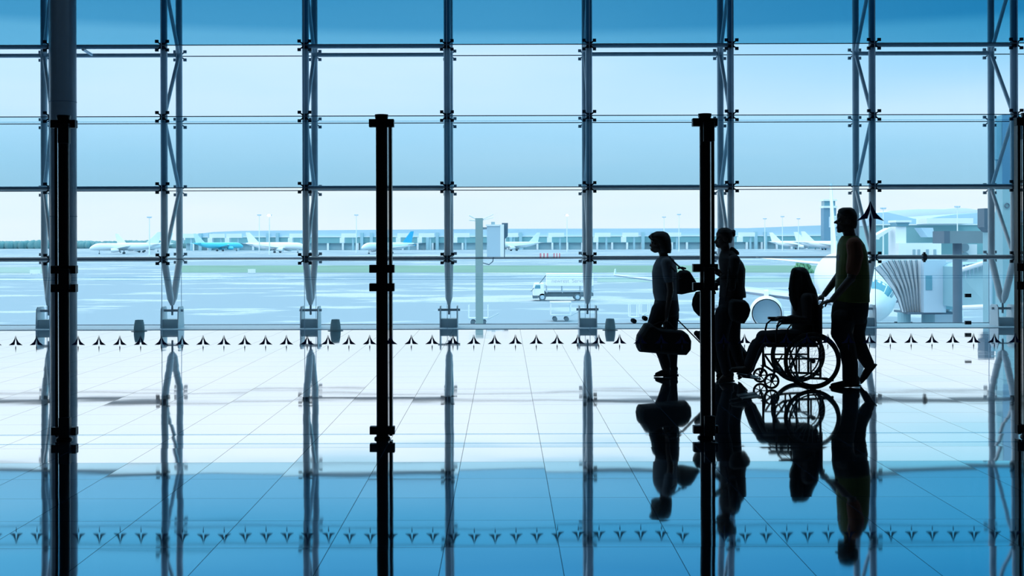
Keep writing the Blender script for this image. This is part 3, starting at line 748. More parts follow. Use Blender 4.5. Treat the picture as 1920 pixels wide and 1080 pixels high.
for d in (-1, 1):
    f.limb(h, [(1508, 633, d * .09), (1465, 632, d * .095), (1431, 633, d * .10), (1417, 655, d * .095), (1406, 682, d * .088)], [.088, .082, .076, .070, .060])
blob('trousers', h, M['blackblue'], t, .007, 4)
for d in (-1, 1): shoe(f, (1408, 703), (1367, 695.5), d * .085, M['shoe'], t)

# ---- wheelchair
wx, wr = 3.075, .286
Y0, Y1 = YC - .30, YC + .30
t = thing('wheelchair', 'black folding wheelchair with large spoked rear wheels pushed by the man in the vest', 'wheelchair', (wx, YC, 0))
ft = M['steel_dark']
for s, y in ((-1, Y0), (1, Y1)):
    w = MB().torus((wx, y, wr), (0, 1, 0), wr - .013, .013, 72, 10).build('rear_wheel', M['rubber'], t, smooth=True)
    MB().torus((wx, y, wr), (0, 1, 0), wr - .033, .009, 72, 8).build('rim', ft, w, smooth=True)
    MB().torus((wx, y + s * .045, wr), (0, 1, 0), wr - .05, .008, 72, 8).build('hand_rim', ft, w, smooth=True)
    MB().tube([(wx, y - .035, wr), (wx, y + .035, wr)], .024, 18).build('hub', ft, w)
    sp_ = MB()
    for k in range(28):
        a = 2 * PI * k / 28; a2 = a + .35 * (1 if k % 2 else -1)
        sp_.tube([(wx + .02 * math.cos(a2), y + (.022 if k % 4 < 2 else -.022), wr + .02 * math.sin(a2)), (wx + (wr - .035) * math.cos(a), y, wr + (wr - .035) * math.sin(a))], .0011, 5)
    sp_.build('spokes', M['steel_mid'], w)
    br_ = MB()
    for k in range(6):
        a = k * PI / 3 + .3
        br_.tube([(wx + (wr - .04) * math.cos(a), y, wr + (wr - .04) * math.sin(a)), (wx + (wr - .05) * math.cos(a), y + s * .045, wr + (wr - .05) * math.sin(a))], .004, 6)
    br_.build('rim_bracket', ft, w)
    # caster
    cxp, crr = 2.675, .08; yc_ = y - s * .03
    c = MB().torus((cxp, yc_, crr), (0, 1, 0), crr - .012, .012, 40, 10).build('front_caster', M['rubber'], t, smooth=True)
    q = MB(); q.tube([(cxp, yc_ - .02, crr), (cxp, yc_ + .02, crr)], .016, 14)
    for k in range(7):
        a = 2 * PI * k / 7; q.tube([(cxp, yc_, crr), (cxp + (crr - .012) * math.cos(a), yc_, crr + (crr - .012) * math.sin(a))], .006, 6)
    q.build('caster_spokes', ft, c)
    q = MB()
    for dd in (-.026, .026): q.tube([(cxp, yc_ + dd, crr), (cxp + .03, yc_ + dd, crr + .095)], .007, 8)
    q.box((cxp + .03, yc_, crr + .098), (.04, .06, .012)); q.tube([(cxp + .03, yc_, crr + .095), (cxp + .03, yc_, .30)], .013, 10)
    q.build('caster_fork', ft, c)
    # side frame
    yi = y - s * .055
    q = MB(); r = .0125
    q.tube([(2.60, yi, .45), (3.19, yi, .45)], r, 10)
    q.tube([(3.17, yi, .10), (3.17, yi, .80), (3.19, yi, .865), (3.24, yi, .878)], r, 10)
    q.tube([(2.70, yi, .45), (2.70, yi, .30), (2.72, yi, .18), (2.80, yi, .125), (2.95, yi, .11), (3.24, yi, .10)], r, 10)
    q.tube([(2.60, yi, .45), (2.56, yi, .38), (2.49, yi, .18)], r, 10)
    q.tube([(2.70, yi, .30), (3.17, yi, .30)], .009, 8)
    q.tube([(2.93, yi, .45), (2.93, yi, .11)], .009, 8); q.tube([(wx, yi, .30), (wx, yi, .10)], .009, 8)
    q.tube([(2.72, yi, .29), (2.83, yi, .13)], .011, 8); q.tube([(2.90, yi, .29), (2.80, yi, .13)], .008, 8)
    q.build('side_frame', ft, t, smooth=True)
    MB().tube([(3.17, yi, .80), (3.17, yi, .80)] and [(3.235, yi, .878), (3.335, yi, .885)], .017, 12).build('push_handle', M['rubber'], t, smooth=True)
    MB().bb(2.75, 3.06, y - s * .055 - .028, y - s * .055 + .028, .665, .692).build('armrest_pad', M['rubber'], t, bevel=.008)
    q = MB(); q.tube([(2.73, yi, .46), (2.725, yi, .56), (2.74, yi, .62), (2.78, yi, .655), (3.04, yi, .66), (3.10, yi, .64), (3.11, yi, .46)], .010, 8)
    q.tube([(2.84, yi, .48), (2.845, yi, .60), (2.88, yi, .645)], .008, 8)
    q.build('armrest_frame', ft, t, smooth=True)
    MB().bb(2.73, 3.11, yi - .003, yi + .003, .44, .535).build('skirt_guard', M['black'], t)
    MB().tube([(2.49, yi, .185), (2.45, yi - s * .04, .125)], .010, 8).build('footrest_hanger', ft, t)
    MB().box((2.50, YC + s * .10, .098), (.19, .14, .012), Matrix.Rotation(.12, 3, 'Y')).build('footplate', ft, t)
    MB().tube([(2.97, yi + s * .02, .40), (3.0, yi + s * .02, .50)], .007, 8).build('brake_lever', ft, t)
MB().bb(2.64, 3.15, Y0 + .06, Y1 - .06, .415, .445).build('seat', M['black'], t, bevel=.01)
MB().bb(3.165, 3.195, Y0 + .06, Y1 - .06, .46, .84).build('backrest', M['black'], t, bevel=.01)
q = MB(); q.tube([(2.95, Y0 + .06, .11), (2.95, Y1 - .06, .43)], .011, 8); q.tube([(2.97, Y0 + .06, .43), (2.97, Y1 - .06, .11)], .011, 8); q.build('cross_brace', ft, t)
for s in (-1, 1):
    MB().tube([(3.20, YC + s * .245, .10), (3.30, YC + s * .245, .085)], .014, 10).build('tipping_lever', M['rubber'], t)
MB().tube([(wx, Y0, wr), (wx, Y1, wr)], .01, 10).build('axle', ft, t)

# ---- man pushing
f = Fig(12.5)
t = thing('person', 'man in a yellow-green vest pushing the wheelchair, last of the four', 'person', (W(1595, 722, 12.5).x, 12.5, 0))
b = MB()
eyes = f.head(b, 1569, (1564, 418), (1570, 436.5), 391, 1606, .078)
f.limb(b, [(1589, 424), (1592, 438), (1595, 452)], [.066, .060, .068])
f.loft(b, [(1582, 1608, 450, .12), (1578, 1616, 460, .18), (1575, 1622, 480, .19), (1575, 1624, 510, .165), (1573, 1623, 540, .15), (1570, 1622, 570, .16), (1568, 1618, 592, .15)])
f.limb(b, [(1603, 462, -.185), (1596, 522, -.235), (1561, 562, -.225)], [.056, .045, .030])
f.hand(b, f.p(1560, 563, -.225), (-1, 0, -.30), (.0, 0, -1), 1.15, 1.0, -1)
f.limb(b, [(1595, 462, .185), (1574, 516, .235), (1546, 552, .245)], [.056, .045, .030])
f.hand(b, f.p(1546, 552, .245), (-.8, 0, -.55), (.2, 0, -1), 1.1, 1.0, 1)
f.limb(b, [(1585, 595, -.09), (1584, 650, -.09), (1594, 708, -.09)], [.10, .065, .04])
f.limb(b, [(1604, 595, .09), (1609, 650, .09), (1629, 684, .09)], [.10, .062, .04])
f.limb(b, [(1596, 715, -.09), (1572, 722, -.09)], [.035, .025]); f.limb(b, [(1633, 690, .09), (1622, 708, .09)], [.03, .024])
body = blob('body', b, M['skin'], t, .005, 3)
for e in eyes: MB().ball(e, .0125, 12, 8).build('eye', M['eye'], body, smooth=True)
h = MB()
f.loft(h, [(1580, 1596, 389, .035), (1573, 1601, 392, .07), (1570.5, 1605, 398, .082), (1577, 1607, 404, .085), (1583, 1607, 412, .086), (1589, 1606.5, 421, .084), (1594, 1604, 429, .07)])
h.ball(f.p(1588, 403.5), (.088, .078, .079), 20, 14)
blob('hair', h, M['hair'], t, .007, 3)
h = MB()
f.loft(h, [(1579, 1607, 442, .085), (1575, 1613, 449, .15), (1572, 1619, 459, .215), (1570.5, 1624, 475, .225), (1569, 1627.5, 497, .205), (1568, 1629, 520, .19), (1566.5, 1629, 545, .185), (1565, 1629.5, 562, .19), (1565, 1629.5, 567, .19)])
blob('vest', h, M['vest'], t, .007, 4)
h = MB()
f.limb(h, [(1601, 459, -.185), (1604, 480, -.21), (1599, 506, -.225)], [.078, .080, .070]); f.limb(h, [(1594, 460, .19), (1586, 485, .215), (1579, 503, .23)], [.072, .066, .058])
blob('shirt_sleeves', h, M['orange'], t, .007, 3)
h = MB()
f.loft(h, [(1566, 1628, 560, .18), (1561, 1628, 575, .19), (1559, 1626, 592, .185), (1560, 1621, 606, .165)])
f.limb(h, [(1582, 600, -.095), (1577.5, 624, -.095), (1589, 652, -.09), (1594, 684, -.09), (1594, 712, -.09)], [.122, .108, .086, .080, .078])
f.limb(h, [(1605, 600, .095), (1603, 625, .095), (1610, 650, .09), (1628, 682, .09)], [.115, .102, .086, .062])
blob('trousers', h, M['black'], t, .007, 4)
shoe(f, (1612, 724), (1555, 727), -.09, M['shoe'], t, w=.05); shoe(f, (1643, 684), (1614, 720), .09, M['shoe'], t)
MB().box(f.p(1571, 483, -.16), (.008, .03, .055), Matrix.Rotation(.9, 3, 'Z')).build('name_badge', M['white'], t)
# ------------------------------------------------------------------ outside
GZ = -5.5
M['postgrey'] = mat('post_teal_grey', (.24, .36, .38), .7)
def G(px, py): 
    """point on the apron seen at a pixel"""
    y0 = py + (px - CX) * ROLL; Y = F * (EYE - GZ) / (y0 - CY); q = W(px, py, Y); q.z = GZ; return q
def apron_mat():
    m = bpy.data.materials.new('wet_apron'); m.use_nodes = True; nt = m.node_tree; N = nt.nodes.new; L = nt.links.new
    b = nt.nodes['Principled BSDF']; tc = N('ShaderNodeTexCoord'); mp = N('ShaderNodeMapping'); mp.inputs['Scale'].default_value = (.05, .10, 1); mp.inputs['Rotation'].default_value = (0, 0, .12)
    L(tc.outputs['Object'], mp.inputs[0]); n = N('ShaderNodeTexNoise'); n.inputs['Scale'].default_value = 1.0; n.inputs['Detail'].default_value = 7; n.inputs['Roughness'].default_value = .6; L(mp.outputs[0], n.inputs['Vector'])
    n2 = N('ShaderNodeTexNoise'); n2.inputs['Scale'].default_value = .012; n2.inputs['Detail'].default_value = 3; L(tc.outputs['Object'], n2.inputs['Vector'])
    add = N('ShaderNodeMath'); add.operation = 'MULTIPLY_ADD'; add.inputs[1].default_value = .35; L(n2.outputs['Fac'], add.inputs[0]); L(n.outputs['Fac'], add.inputs[2])
    r = ramp_node(nt, [(0, (0, 0, 0)), (.70, (0, 0, 0)), (.78, (1, 1, 1)), (1, (1, 1, 1))]); L(add.outputs[0], r.inputs[0])
    c = N('ShaderNodeMix'); c.data_type = 'RGBA'; c.inputs[6].default_value = (.245, .32, .385, 1); c.inputs[7].default_value = (.42, .50, .54, 1); L(r.outputs[0], c.inputs[0]); L(c.outputs[2], b.inputs['Base Color'])
    rr = N('ShaderNodeMapRange'); rr.inputs[3].default_value = .8; rr.inputs[4].default_value = .25; L(r.outputs[0], rr.inputs[0]); L(rr.outputs[0], b.inputs['Roughness'])
    b.inputs['Specular IOR Level'].default_value = .3
    return m
o = MB().bb(-900, 900, YF + .3, 2500, GZ - .5, GZ).build('apron_ground', apron_mat()); struct(o, 'wide pale blue wet airport apron below the windows', 'ground')
# grass strips
def strip(name, y0, y1, x0, x1, label, h=.05, m='bush'):
    a, b, c, d = G(x0, y1), G(x1, y1), G(x1, y0), G(x0, y0)
    for q in (a, b, c, d): q.z = GZ
    return tag(MB().prism([a, b, c, d], (0, 0, h)).build(name, M[m]), label, 'grass', None, 'stuff')
M['grass'] = mat('pale_grass', (.16, .28, .22), .95, 0, .25, .05)
M['grass2'] = mat('dry_grass', (.26, .36, .34), .95, 0, .2, .05)
strip('grass_strip', 498, 511, 330, 1900, 'long green grass strip across the apron behind the truck', .05, 'grass')
strip('grass_strip', 501, 512, -900, 120, 'pale grass strip at the left picture edge', .05, 'grass2')
strip('grass_strip', 521, 529, 1120, 2600, 'faint pale grass band to the right of the truck', .03, 'grass2')
def lump(name, c, r, m, label, cat, n=60, group=None):
    b = MB(); rnd = random.Random(int(c[0] * 7 + c[1]))
    for k in range(n):
        a = rnd.random() * 2 * PI; q = rnd.random() ** .5; z = rnd.random()
        rr = (1 - z * .6) * q
        b.ball((c[0] + r[0] * rr * math.cos(a), c[1] + r[1] * rr * math.sin(a), GZ + r[2] * z * .8), (r[0] * .09, r[0] * .09, r[2] * .13), 6, 4)
    return tag(b.build(name, m), label, cat, group)
p = G(1505, 512); lump('bush', (p.x, p.y, 0), (2.4, 2, 2.9), M['bush'], 'round green bush on the grass above the seated person', 'bush', 420)
rnd = random.Random(5); b = MB()
for k in range(900):
    x = -560 + k * .45 + rnd.random() * 3; s_ = 6.2 + 3.0 * mnoise.noise(Vector((x * .02, 0, 0))) + rnd.random() * 1.6
    b.ball((x, 1150 + rnd.random() * 30, GZ + s_ * .4), (2.5 + rnd.random() * 2.5, 4, s_ * .62), 8, 6)
tag(b.build('distant_trees', M['tree'], smooth=True), 'low dark band of distant trees on the horizon at the left', 'trees', None, 'stuff')

# ------------------------------------------------------------------ far terminal
T = 894
def X(px, Y): return (px - CX) * Y / F
t = thing('terminal_building', 'long low terminal with teal glass front and pale roof across the middle distance', 'building', (X(945, T), T, GZ))
x0, x1 = X(347, T), X(1640, T)
zt = lambda py: EYE + (CY - py) * T / F
MB().bb(x0, x1, T, T + 40, GZ + 5, zt(444)).build('glass_front', M['teal_glass'], t)
MB().bb(x0, x1, T - .6, T + 1, zt(444), zt(442.3)).build('white_fascia', M['bwhite'], t)
poly = [(x0, T + 1, zt(442.3)), (X(365, T), T + 1, zt(437.5)), (X(400, T), T + 1, zt(433.5)), (X(450, T), T + 1, zt(431.5)), (X(945, T), T + 1, zt(429)), (X(1400, T), T + 1, zt(429)), (X(1540, T), T + 1, zt(424)), (x1, T + 1, zt(421)), (x1, T + 1, zt(442.3))]
MB().prism(poly, (0, 45, 0)).build('roof', M['roof_pale'], t)
MB().bb(x0, x1, T + 3, T + 38, GZ, GZ + 5).build('recessed_base', M['bteal'], t)
for k in range(46):
    x = x0 + 6 + k * (x1 - x0 - 12) / 45
    MB().bb(x - .7, x + .7, T - .5, T + 3, GZ, GZ + 5).build('base_pier', M['bwhite'], t)
for px in (386, 512, 688, 811, 967, 1124 + 90, 1425):
    for s in (-3.5, 3.5): MB().bb(X(px, T) + s - 1.1, X(px, T) + s + 1.1, T - 3, T, GZ, zt(436)).build('stair_tower', M['bteal'], t)
jl = ['left of the teal airliner', 'just right of the teal airliner', 'behind the twin-tailed airliners', 'right of the second window truss', 'left of the middle black post', 'right of the middle black post', 'right of the blue-tailed airliner', 'left of the tall grey stand post', 'right of the hanging cabinet', 'left of the lit mast near the truck', 'right of the lit mast near the truck', 'left of the first walking woman', 'right of the first walking woman', 'behind the woman with the bun']
for k, px in enumerate((352, 408, 440, 558, 655, 760, 800, 866, 957, 1043, 1130, 1182, 1262, 1400)):
    Y = T - 22; q = X(px, Y)
    j = thing('jet_bridge', 'tiny white jet bridge at the far terminal, ' + jl[k], 'jet bridge', (q, Y, GZ), 0, 'far jet bridges')
    MB().bb(q - 5.5, q + 5.5, Y - 2, Y + 2, GZ + 9, GZ + 12).build('tunnel', M['bwhite'], j)
    MB().bb(q - 6.5, q - 3.2, Y - 2.5, Y + 2.5, GZ + 5.2, GZ + 9).build('cab', M['bwhite'], j)
    MB().bb(q + 2, q + 3.2, Y - 1.0, Y + 1.0, GZ, GZ + 9).build('support', M['bteal'], j)
# terminal on the right with waved roof
T2 = 560
t = thing('terminal_building', 'nearer terminal with waving pale roofs at the right', 'building', (X(1750, T2), T2, GZ))
z2 = lambda py: EYE + (CY + .9 - py) * T2 / F - (2.1)* T2 / F
def wave(pts, dep, th, m, nm, y0):
    D = T2 + y0; zz_ = lambda b: EYE + (CY - 1.2 - b) * D / F
    top = [(X(a, D), D, zz_(b)) for a, b in pts]; bot = [(X(a, D), D, zz_(b + th)) for a, b in reversed(pts)]
    MB().prism(top + bot, (0, dep, 0)).build(nm, m, t)
MB().bb(X(1636, T2), X(2100, T2), T2, T2 + 60, GZ, z2(423)).build('glass_front', M['teal_glass'], t)
wave([(1630, 402), (1650, 399), (1665, 399), (1690, 405), (1715, 411), (1740, 411), (1760, 407), (1790, 403), (1850, 399), (1960, 395), (2100, 392)], 70, 22, M['roof_pale'], 'front_roof', 4)
wave([(1645, 401), (1670, 396), (1720, 393), (1770, 393), (1795, 391), (1815, 392), (1850, 397), (1900, 402), (2100, 404)], 60, 16, M['bwhite'], 'middle_roof', 80)
MB().bb(X(1718, T2), X(1803, T2), T2 - 14, T2, z2(421), z2(411)).build('white_upper_box', M['bwhite'], t)
MB().bb(X(1636, T2), X(2100, T2), T2 - 1, T2, z2(423), z2(421)).build('white_fascia', M['bwhite'], t)
T3 = 470
z3 = lambda py: EYE + (CY - 1.8 - py) * T3 / F
t = thing('service_building', 'small white service building with dark ramp tower windows at the right', 'building', (X(1695, T3), T3, GZ))
MB().bb(X(1685, T3), X(1765, T3), T3, T3 + 12, GZ, z3(456)).build('low_block', M['bwhite'], t)
MB().bb(X(1684, T3), X(1704, T3), T3 + 3, T3 + 12, GZ, z3(425)).build('tower_block', M['bwhite'], t)
MB().prism([(X(1683, T3), T3 + 2, z3(417)), (X(1709, T3), T3 + 2, z3(417)), (X(1706, T3), T3 + 2, z3(424)), (X(1686, T3), T3 + 2, z3(424))], (0, 8, 0)).build('tower_window', M['win_dark'], t)
MB().bb(X(1682, T3), X(1711, T3), T3 + 1, T3 + 11, z3(417), z3(413)).build('tower_roof', M['bwhite'], t)
for px in (1711, 1720, 1736, 1750): MB().bb(X(px, T3), X(px + 5, T3), T3 - .3, T3, GZ, GZ + 3).build('door', M['bgrey'], t)
MB().prism([(X(1735, T3), T3 + 5, z3(427)), (X(1758, T3), T3 + 5, z3(427)), (X(1762, T3), T3 + 5, z3(445)), (X(1748, T3), T3 + 5, z3(445))], (0, 8, 0)).build('sloping_screen', M['bridge_light'], t)
MB().prism([(X(1640, T3), T3 + 4, z3(446)), (X(1674, T3), T3 + 4, z3(427)), (X(1678, T3), T3 + 4, z3(427)), (X(1678, T3), T3 + 4, z3(431)), (X(1655, T3), T3 + 4, z3(446)), (X(1655, T3), T3 + 4, z3(449)), (X(1640, T3), T3 + 4, z3(449))], (0, 6, 0)).build('ramp', M['bwhite'], t)
# control tower
T4 = 860; z4 = lambda py: EYE + (CY - 1.6 - py) * T4 / F
t = thing('control_tower', 'tall blue-grey control tower left of the man', 'tower', (X(1545, T4), T4 - 8, GZ))
MB().bb(X(1535, T4), X(1558, T4), T4 - 14, T4 - 6, GZ, z4(391)).build('shaft', M['tower'], t)
MB().bb(X(1534, T4), X(1559, T4), T4 - 15, T4 - 5, z4(391), z4(387)).build('white_ring', M['bwhite'], t)
MB().bb(X(1536, T4), X(1556, T4), T4 - 14, T4 - 6, z4(387), z4(378)).build('cab_glass', M['win_dark'], t)
MB().bb(X(1534, T4), X(1559, T4), T4 - 15, T4 - 5, z4(378), z4(375)).build('roof', M['bwhite'], t)
# masts
for px, top, lit, Y, w in ((280, 406, 0, 600, 'above the left airliners'), (486, 402, 0, 700, 'left of the lit one over the twin-tailed airliner'), (505, 402, 1, 600, 'over the twin-tailed airliner'), (668, 402, 0, 700, 'left of the middle black post'),
                        (847, 402, 1, 720, 'behind the third full truss'), (1063, 402, 1, 700, 'above the truck'), (1245, 406, 0, 760, 'above the first walking woman'), (1273, 401, 0, 720, 'between the first walking woman and the post'),
                        (1434, 409, 0, 780, 'right of the woman with the bun'), (1467, 405, 0, 760, 'middle of three left of the control tower'), (1497, 409, 0, 790, 'nearest left of the control tower'), (1656, 389, 0, 500, 'right of the large sticker'), (1795, 386, 0, 500, 'in front of the waving roof')):
    q = W(px, top, Y)
    t = thing('floodlight_mast', 'slender ' + ('lit ' if lit else 'unlit ') + 'floodlight mast ' + w, 'mast', (q.x, Y, GZ), 0, 'apron floodlight masts')
    MB().tube([(q.x, Y, GZ), (q.x, Y, q.z)], [.35, .14], 8).build('pole', M['bwhite'], t)
    h = MB(); h.torus((q.x, Y, q.z - .6), (0, 0, 1), .9, .12, 12, 6)
    for k in range(6):
        a = k * PI / 3; h.box((q.x + 1.0 * math.cos(a), Y + 1.0 * math.sin(a), q.z - .3), (.45, .3, .45))
        h.tube([(q.x, Y, q.z - .4), (q.x + math.cos(a), Y + math.sin(a), q.z - .4)], .05, 5)
    h.build('lamp_head', M['roof_pale'], t)
    if lit: MB().ball((q.x, Y - 1.1, q.z - .5), (.9, .3, .55), 10, 8).build('lit_lamp', M['lamp'], t)

# ------------------------------------------------------------------ airliners
def fus_sec(x):
    T_ = [(0, .05, -.90), (.25, .45, -.86), (.8, .92, -.74), (1.6, 1.30, -.55), (2.6, 1.62, -.30), (4.0, 1.87, -.06), (5.5, 1.98, 0), (24, 1.98, 0), (27, 1.86, .12), (30, 1.50, .45), (33, 1.02, .85), (36, .50, 1.25), (37.4, .18, 1.42)]
    for a, b in zip(T_, T_[1:]):
        if a[0] <= x <= b[0]:
            u = (x - a[0]) / (b[0] - a[0]); return a[1] + (b[1] - a[1]) * u, a[2] + (b[2] - a[2]) * u
    return T_[-1][1], T_[-1][2]
ZC = 3.9
def fpt(x, a, k=1.0):
    r, dz = fus_sec(x); return Vector((x, r * k * math.sin(a), ZC + dz + r * k * math.cos(a)))
def aero(b, root, tip, th0, th1):
    """root/tip: (LE point, TE point)"""
    rs = []
    for (le, te), th in ((root, th0), (tip, th1)):
        le, te = Vector(le), Vector(te); ch = te - le
        up = Vector((0, 0, 1)) if abs((Vector(tip[0]) - Vector(root[0])).z) < abs((Vector(tip[0]) - Vector(root[0])).y) + .01 else Vector((0, 1, 0))
        rs.append([le, le + ch * .08 + up * th * .7, le + ch * .35 + up * th, le + ch * .7 + up * th * .5, te, le + ch * .7 - up * th * .4, le + ch * .35 - up * th * .7, le + ch * .08 - up * th * .5])
    b.rings(rs)
def airliner(name, label, cat, body='plane_white', tail='plane_white', detail=0, group=None):
    t = thing(name, label, cat, (0, 0, 0), 0, group)
    xs = [0, .12, .25, .5, .8, 1.2, 1.6, 2.1, 2.6, 3.3, 4, 4.7, 5.5, 10, 16, 20, 24, 25.5, 27, 28.5, 30, 31.5, 33, 34.5, 36, 37.4] if detail else [0, .25, .8, 1.6, 2.6, 4, 5.5, 15, 24, 27, 30, 33, 36, 37.4]
    n = 40 if detail else 16
    fu = MB().rings([[fpt(x, 2 * PI * k / n) for k in range(n)] for x in xs]).build('fuselage', M[body], t, LOCAL, True)
    for s in (-1, 1):
        b = MB(); aero(b, ((11.8, s * 1.2, 2.75), (19.3, s * 1.2, 2.6)), ((20.2, s * 17, 4.3), (21.9, s * 17, 4.25)), .42, .10)
        w = b.build('wing', M['plane_grey' if detail else body], t, LOCAL, False)
        b = MB(); aero(b, ((20.2, s * 17, 4.3), (21.9, s * 17, 4.25)), ((21.3, s * 17.05, 4.75), (22.1, s * 17.05, 4.75)), .06, .03); b.build('winglet', M[tail], w, LOCAL)
        b = MB(); aero(b, ((31.8, s * .6, 4.9), (35.6, s * .6, 4.9)), ((35.2, s * 6.3, 5.4), (36.9, s * 6.3, 5.4)), .18, .06); b.build('tailplane', M[body], t, LOCAL)
        e = MB(); rr = [(11.4, 1.0), (11.6, 1.1), (12.5, 1.16), (14, 1.05), (15.4, .78)]
        m_ = 28 if detail else 12
        e.rings([[Vector((x, s * 5.75 + r * math.sin(2 * PI * k / m_), 2.0 + r * math.cos(2 * PI * k / m_))) for k in range(m_)] for x, r in rr + [(15.2, .6), (12.6, .9), (11.5, .93)]], caps=False)
        e.bb(12.6, 17, s * 5.75 - .15, s * 5.75 + .15, 2.9, 3.45)
        en = e.build('engine', M['plane_white' if detail else body], t, LOCAL, True)
        f_ = MB(); f_.tube([(12.4, s * 5.75, 2.0), (12.7, s * 5.75, 2.0)], .93, m_); f_.build('fan', M['engine_in'], en, LOCAL)
        g = MB(); g.tube([(17.7, s * 3.8, 0.55), (17.7, s * 3.8, 2.7)], .16, 8); g.build('main_gear', M['cart'], t, LOCAL)
        for dx in (-.45, .45): MB().tube([(17.7, s * 3.8 + dx - .15, .57), (17.7, s * 3.8 + dx + .15, .57)], .57, 16).build('tyre', M['truck_dark'], t, LOCAL)
    b = MB(); aero(b, ((28.6, 0, 5.5), (35.6, 0, 5.5)), ((35.0, 0, 11.76), (37.4, 0, 11.76)), .22, .10); b.build('tail_fin', M[tail], t, LOCAL)
    g = MB(); g.tube([(5.1, 0, .4), (5.1, 0, 2.2)], .1, 8); g.tube([(5.1, -.35, .38), (5.1, .35, .38)], .38, 14); g.build('nose_gear', M['truck_dark'], t, LOCAL)
    if detail:
        for s in (-1, 1):
            for (xa, xb, a0, a1) in ((.85, 1.6, .04, .80), (.95, 1.8, .86, 1.18), (1.3, 2.1, 1.22, 1.38)):
                rs = []
                for i in range(4):
                    rs.append([fpt(xa + (xb - xa) * i / 3 + .15 * j / 3, s * (a0 + (a1 - a0) * j / 3), 1.008) + Vector((0, 0, 0)) for j in range(4)])
                q = MB(); q.rings(rs, False, False); q.build('cockpit_window', M['win_dark'], t, LOCAL)
    return t
# the big one at the gate
a = airliner('airliner', 'large white airliner seen nose on behind the man, parked at the jet bridge', 'airliner', 'plane_white', 'plane_white', 1)
nose = Vector((21.1, 70.3)); tl = Vector((28.3, 106.5)); d = tl - nose
a.location = (nose.x, nose.y, GZ); a.rotation_euler = (0, 0, math.atan2(d.y, d.x))
proto = {}
def far_plane(px, Y, ang, key, label):
    """px of the middle of the fuselage; ang: 0 nose to the left, pi nose to the right"""
    if key not in proto:
        cols = {'w': ('plane_white', 'plane_white'), 't': ('plane_teal', 'plane_white'), 'b': ('plane_white', 'plane_blue')}[key]
        o = proto[key] = airliner('airliner', label, 'airliner', cols[0], cols[1], 0, 'parked far airliners')
    else: o = copy_tree(proto[key])
    o['label'] = label; c = W(px, 460, Y); R_ = Matrix.Rotation(ang, 3, 'Z') @ Vector((18.7, 0, 0))
    o.location = (c.x - R_.x, Y - R_.y, GZ); o.rotation_euler = (0, 0, ang); return o
far_plane(236, 660, .25, 'w', 'small white airliner, nearest of the cluster left of the second truss')
far_plane(262, 800, PI - .3, 'w', 'small white airliner, higher one behind the left cluster')
far_plane(268, 740, .6, 'w', 'small white airliner with tail raised, middle of the left cluster')
far_plane(410, 820, PI + .75, 't', 'teal-bodied airliner with white tail at the far terminal')
far_plane(517, 700, PI - .25, 'w', 'white airliner with nose right, nearer of the twin-tailed pair')
far_plane(508, 860, PI - .2, 'w', 'white airliner behind the nearer of the twin-tailed pair')
far_plane(728, 640, .85, 'b', 'white airliner with blue tail behind the middle black post')
far_plane(966, 790, .5, 'w', 'white airliner with nose hidden by the hanging cabinet')
far_plane(1492, 850, PI - .5, 'w', 'leftmost white airliner left of the control tower')
far_plane(1542, 790, PI - .5, 'w', 'middle white airliner in front of the control tower')
far_plane(1560, 730, PI - .5, 'w', 'rightmost white airliner left of the man, partly behind the big tail fin')

# ------------------------------------------------------------------ catering truck
Yt = 142; sc = Yt / F
def TX(px): return (px - CX) * sc
def TZ(py): return EYE + (CY - py) * sc - .12
t = thing('catering_truck', 'white box truck with raised body driving left on the apron', 'truck', (TX(1053), Yt, GZ))
MB().bb(TX(1024), TX(1111), Yt - 1.2, Yt + 1.2, TZ(534), TZ(511)).build('cargo_box', M['truck_white'], t, bevel=.04)
cb = MB(); cb.prism([(TX(999), Yt - 1.2, TZ(552)), (TX(999), Yt - 1.2, TZ(540)), (TX(1001.5), Yt - 1.2, TZ(530)), (TX(1003), Yt - 1.2, TZ(529)), (TX(1019), Yt - 1.2, TZ(529)), (TX(1020), Yt - 1.2, TZ(552))], (0, 2.4, 0))
cab = cb.build('cab', M['truck_white'], t, bevel=.05)
MB().prism([(TX(1001.6), Yt - 1.215, TZ(538.5)), (TX(1003.5), Yt - 1.215, TZ(532)), (TX(1012), Yt - 1.215, TZ(532)), (TX(1012.5), Yt - 1.215, TZ(538.5))], (0, .02, 0)).build('side_window', M['win_dark'], cab)
MB().bb(TX(998.5), TX(1008), Yt - 1.22, Yt + 1.22, TZ(557), TZ(552)).build('bumper', M['truck_dark'], cab)
MB().bb(TX(1020), TX(1094), Yt - .9, Yt + .9, TZ(554), TZ(544.5)).build('chassis', M['truck_dark'], t)
MB().bb(TX(1086), TX(1094), Yt - 1.15, Yt + 1.15, TZ(553), TZ(545)).build('rear_guard', M['truck_dark'], t)
MB().bb(TX(1104.5), TX(1111), Yt - 1.1, Yt + 1.1, TZ(553), TZ(547.5)).build('tail_step', M['truck_dark'], t)
MB().bb(TX(1094), TX(1108), Yt - .6, Yt + .6, TZ(550), TZ(547)).build('rear_beam', M['truck_dark'], t)
for px in (1024.5, 1053.5, 1088, 1110.5):
    for y in (-1.1, 1.0): MB().bb(TX(px) - .04, TX(px) + .04, Yt + y, Yt + y + .08, TZ(547), TZ(533)).build('frame_post', M['cart'], t)
MB().bb(TX(1022), TX(1111), Yt - 1.1, Yt + 1.1, TZ(545.2), TZ(544)).build('deck', M['cart'], t)
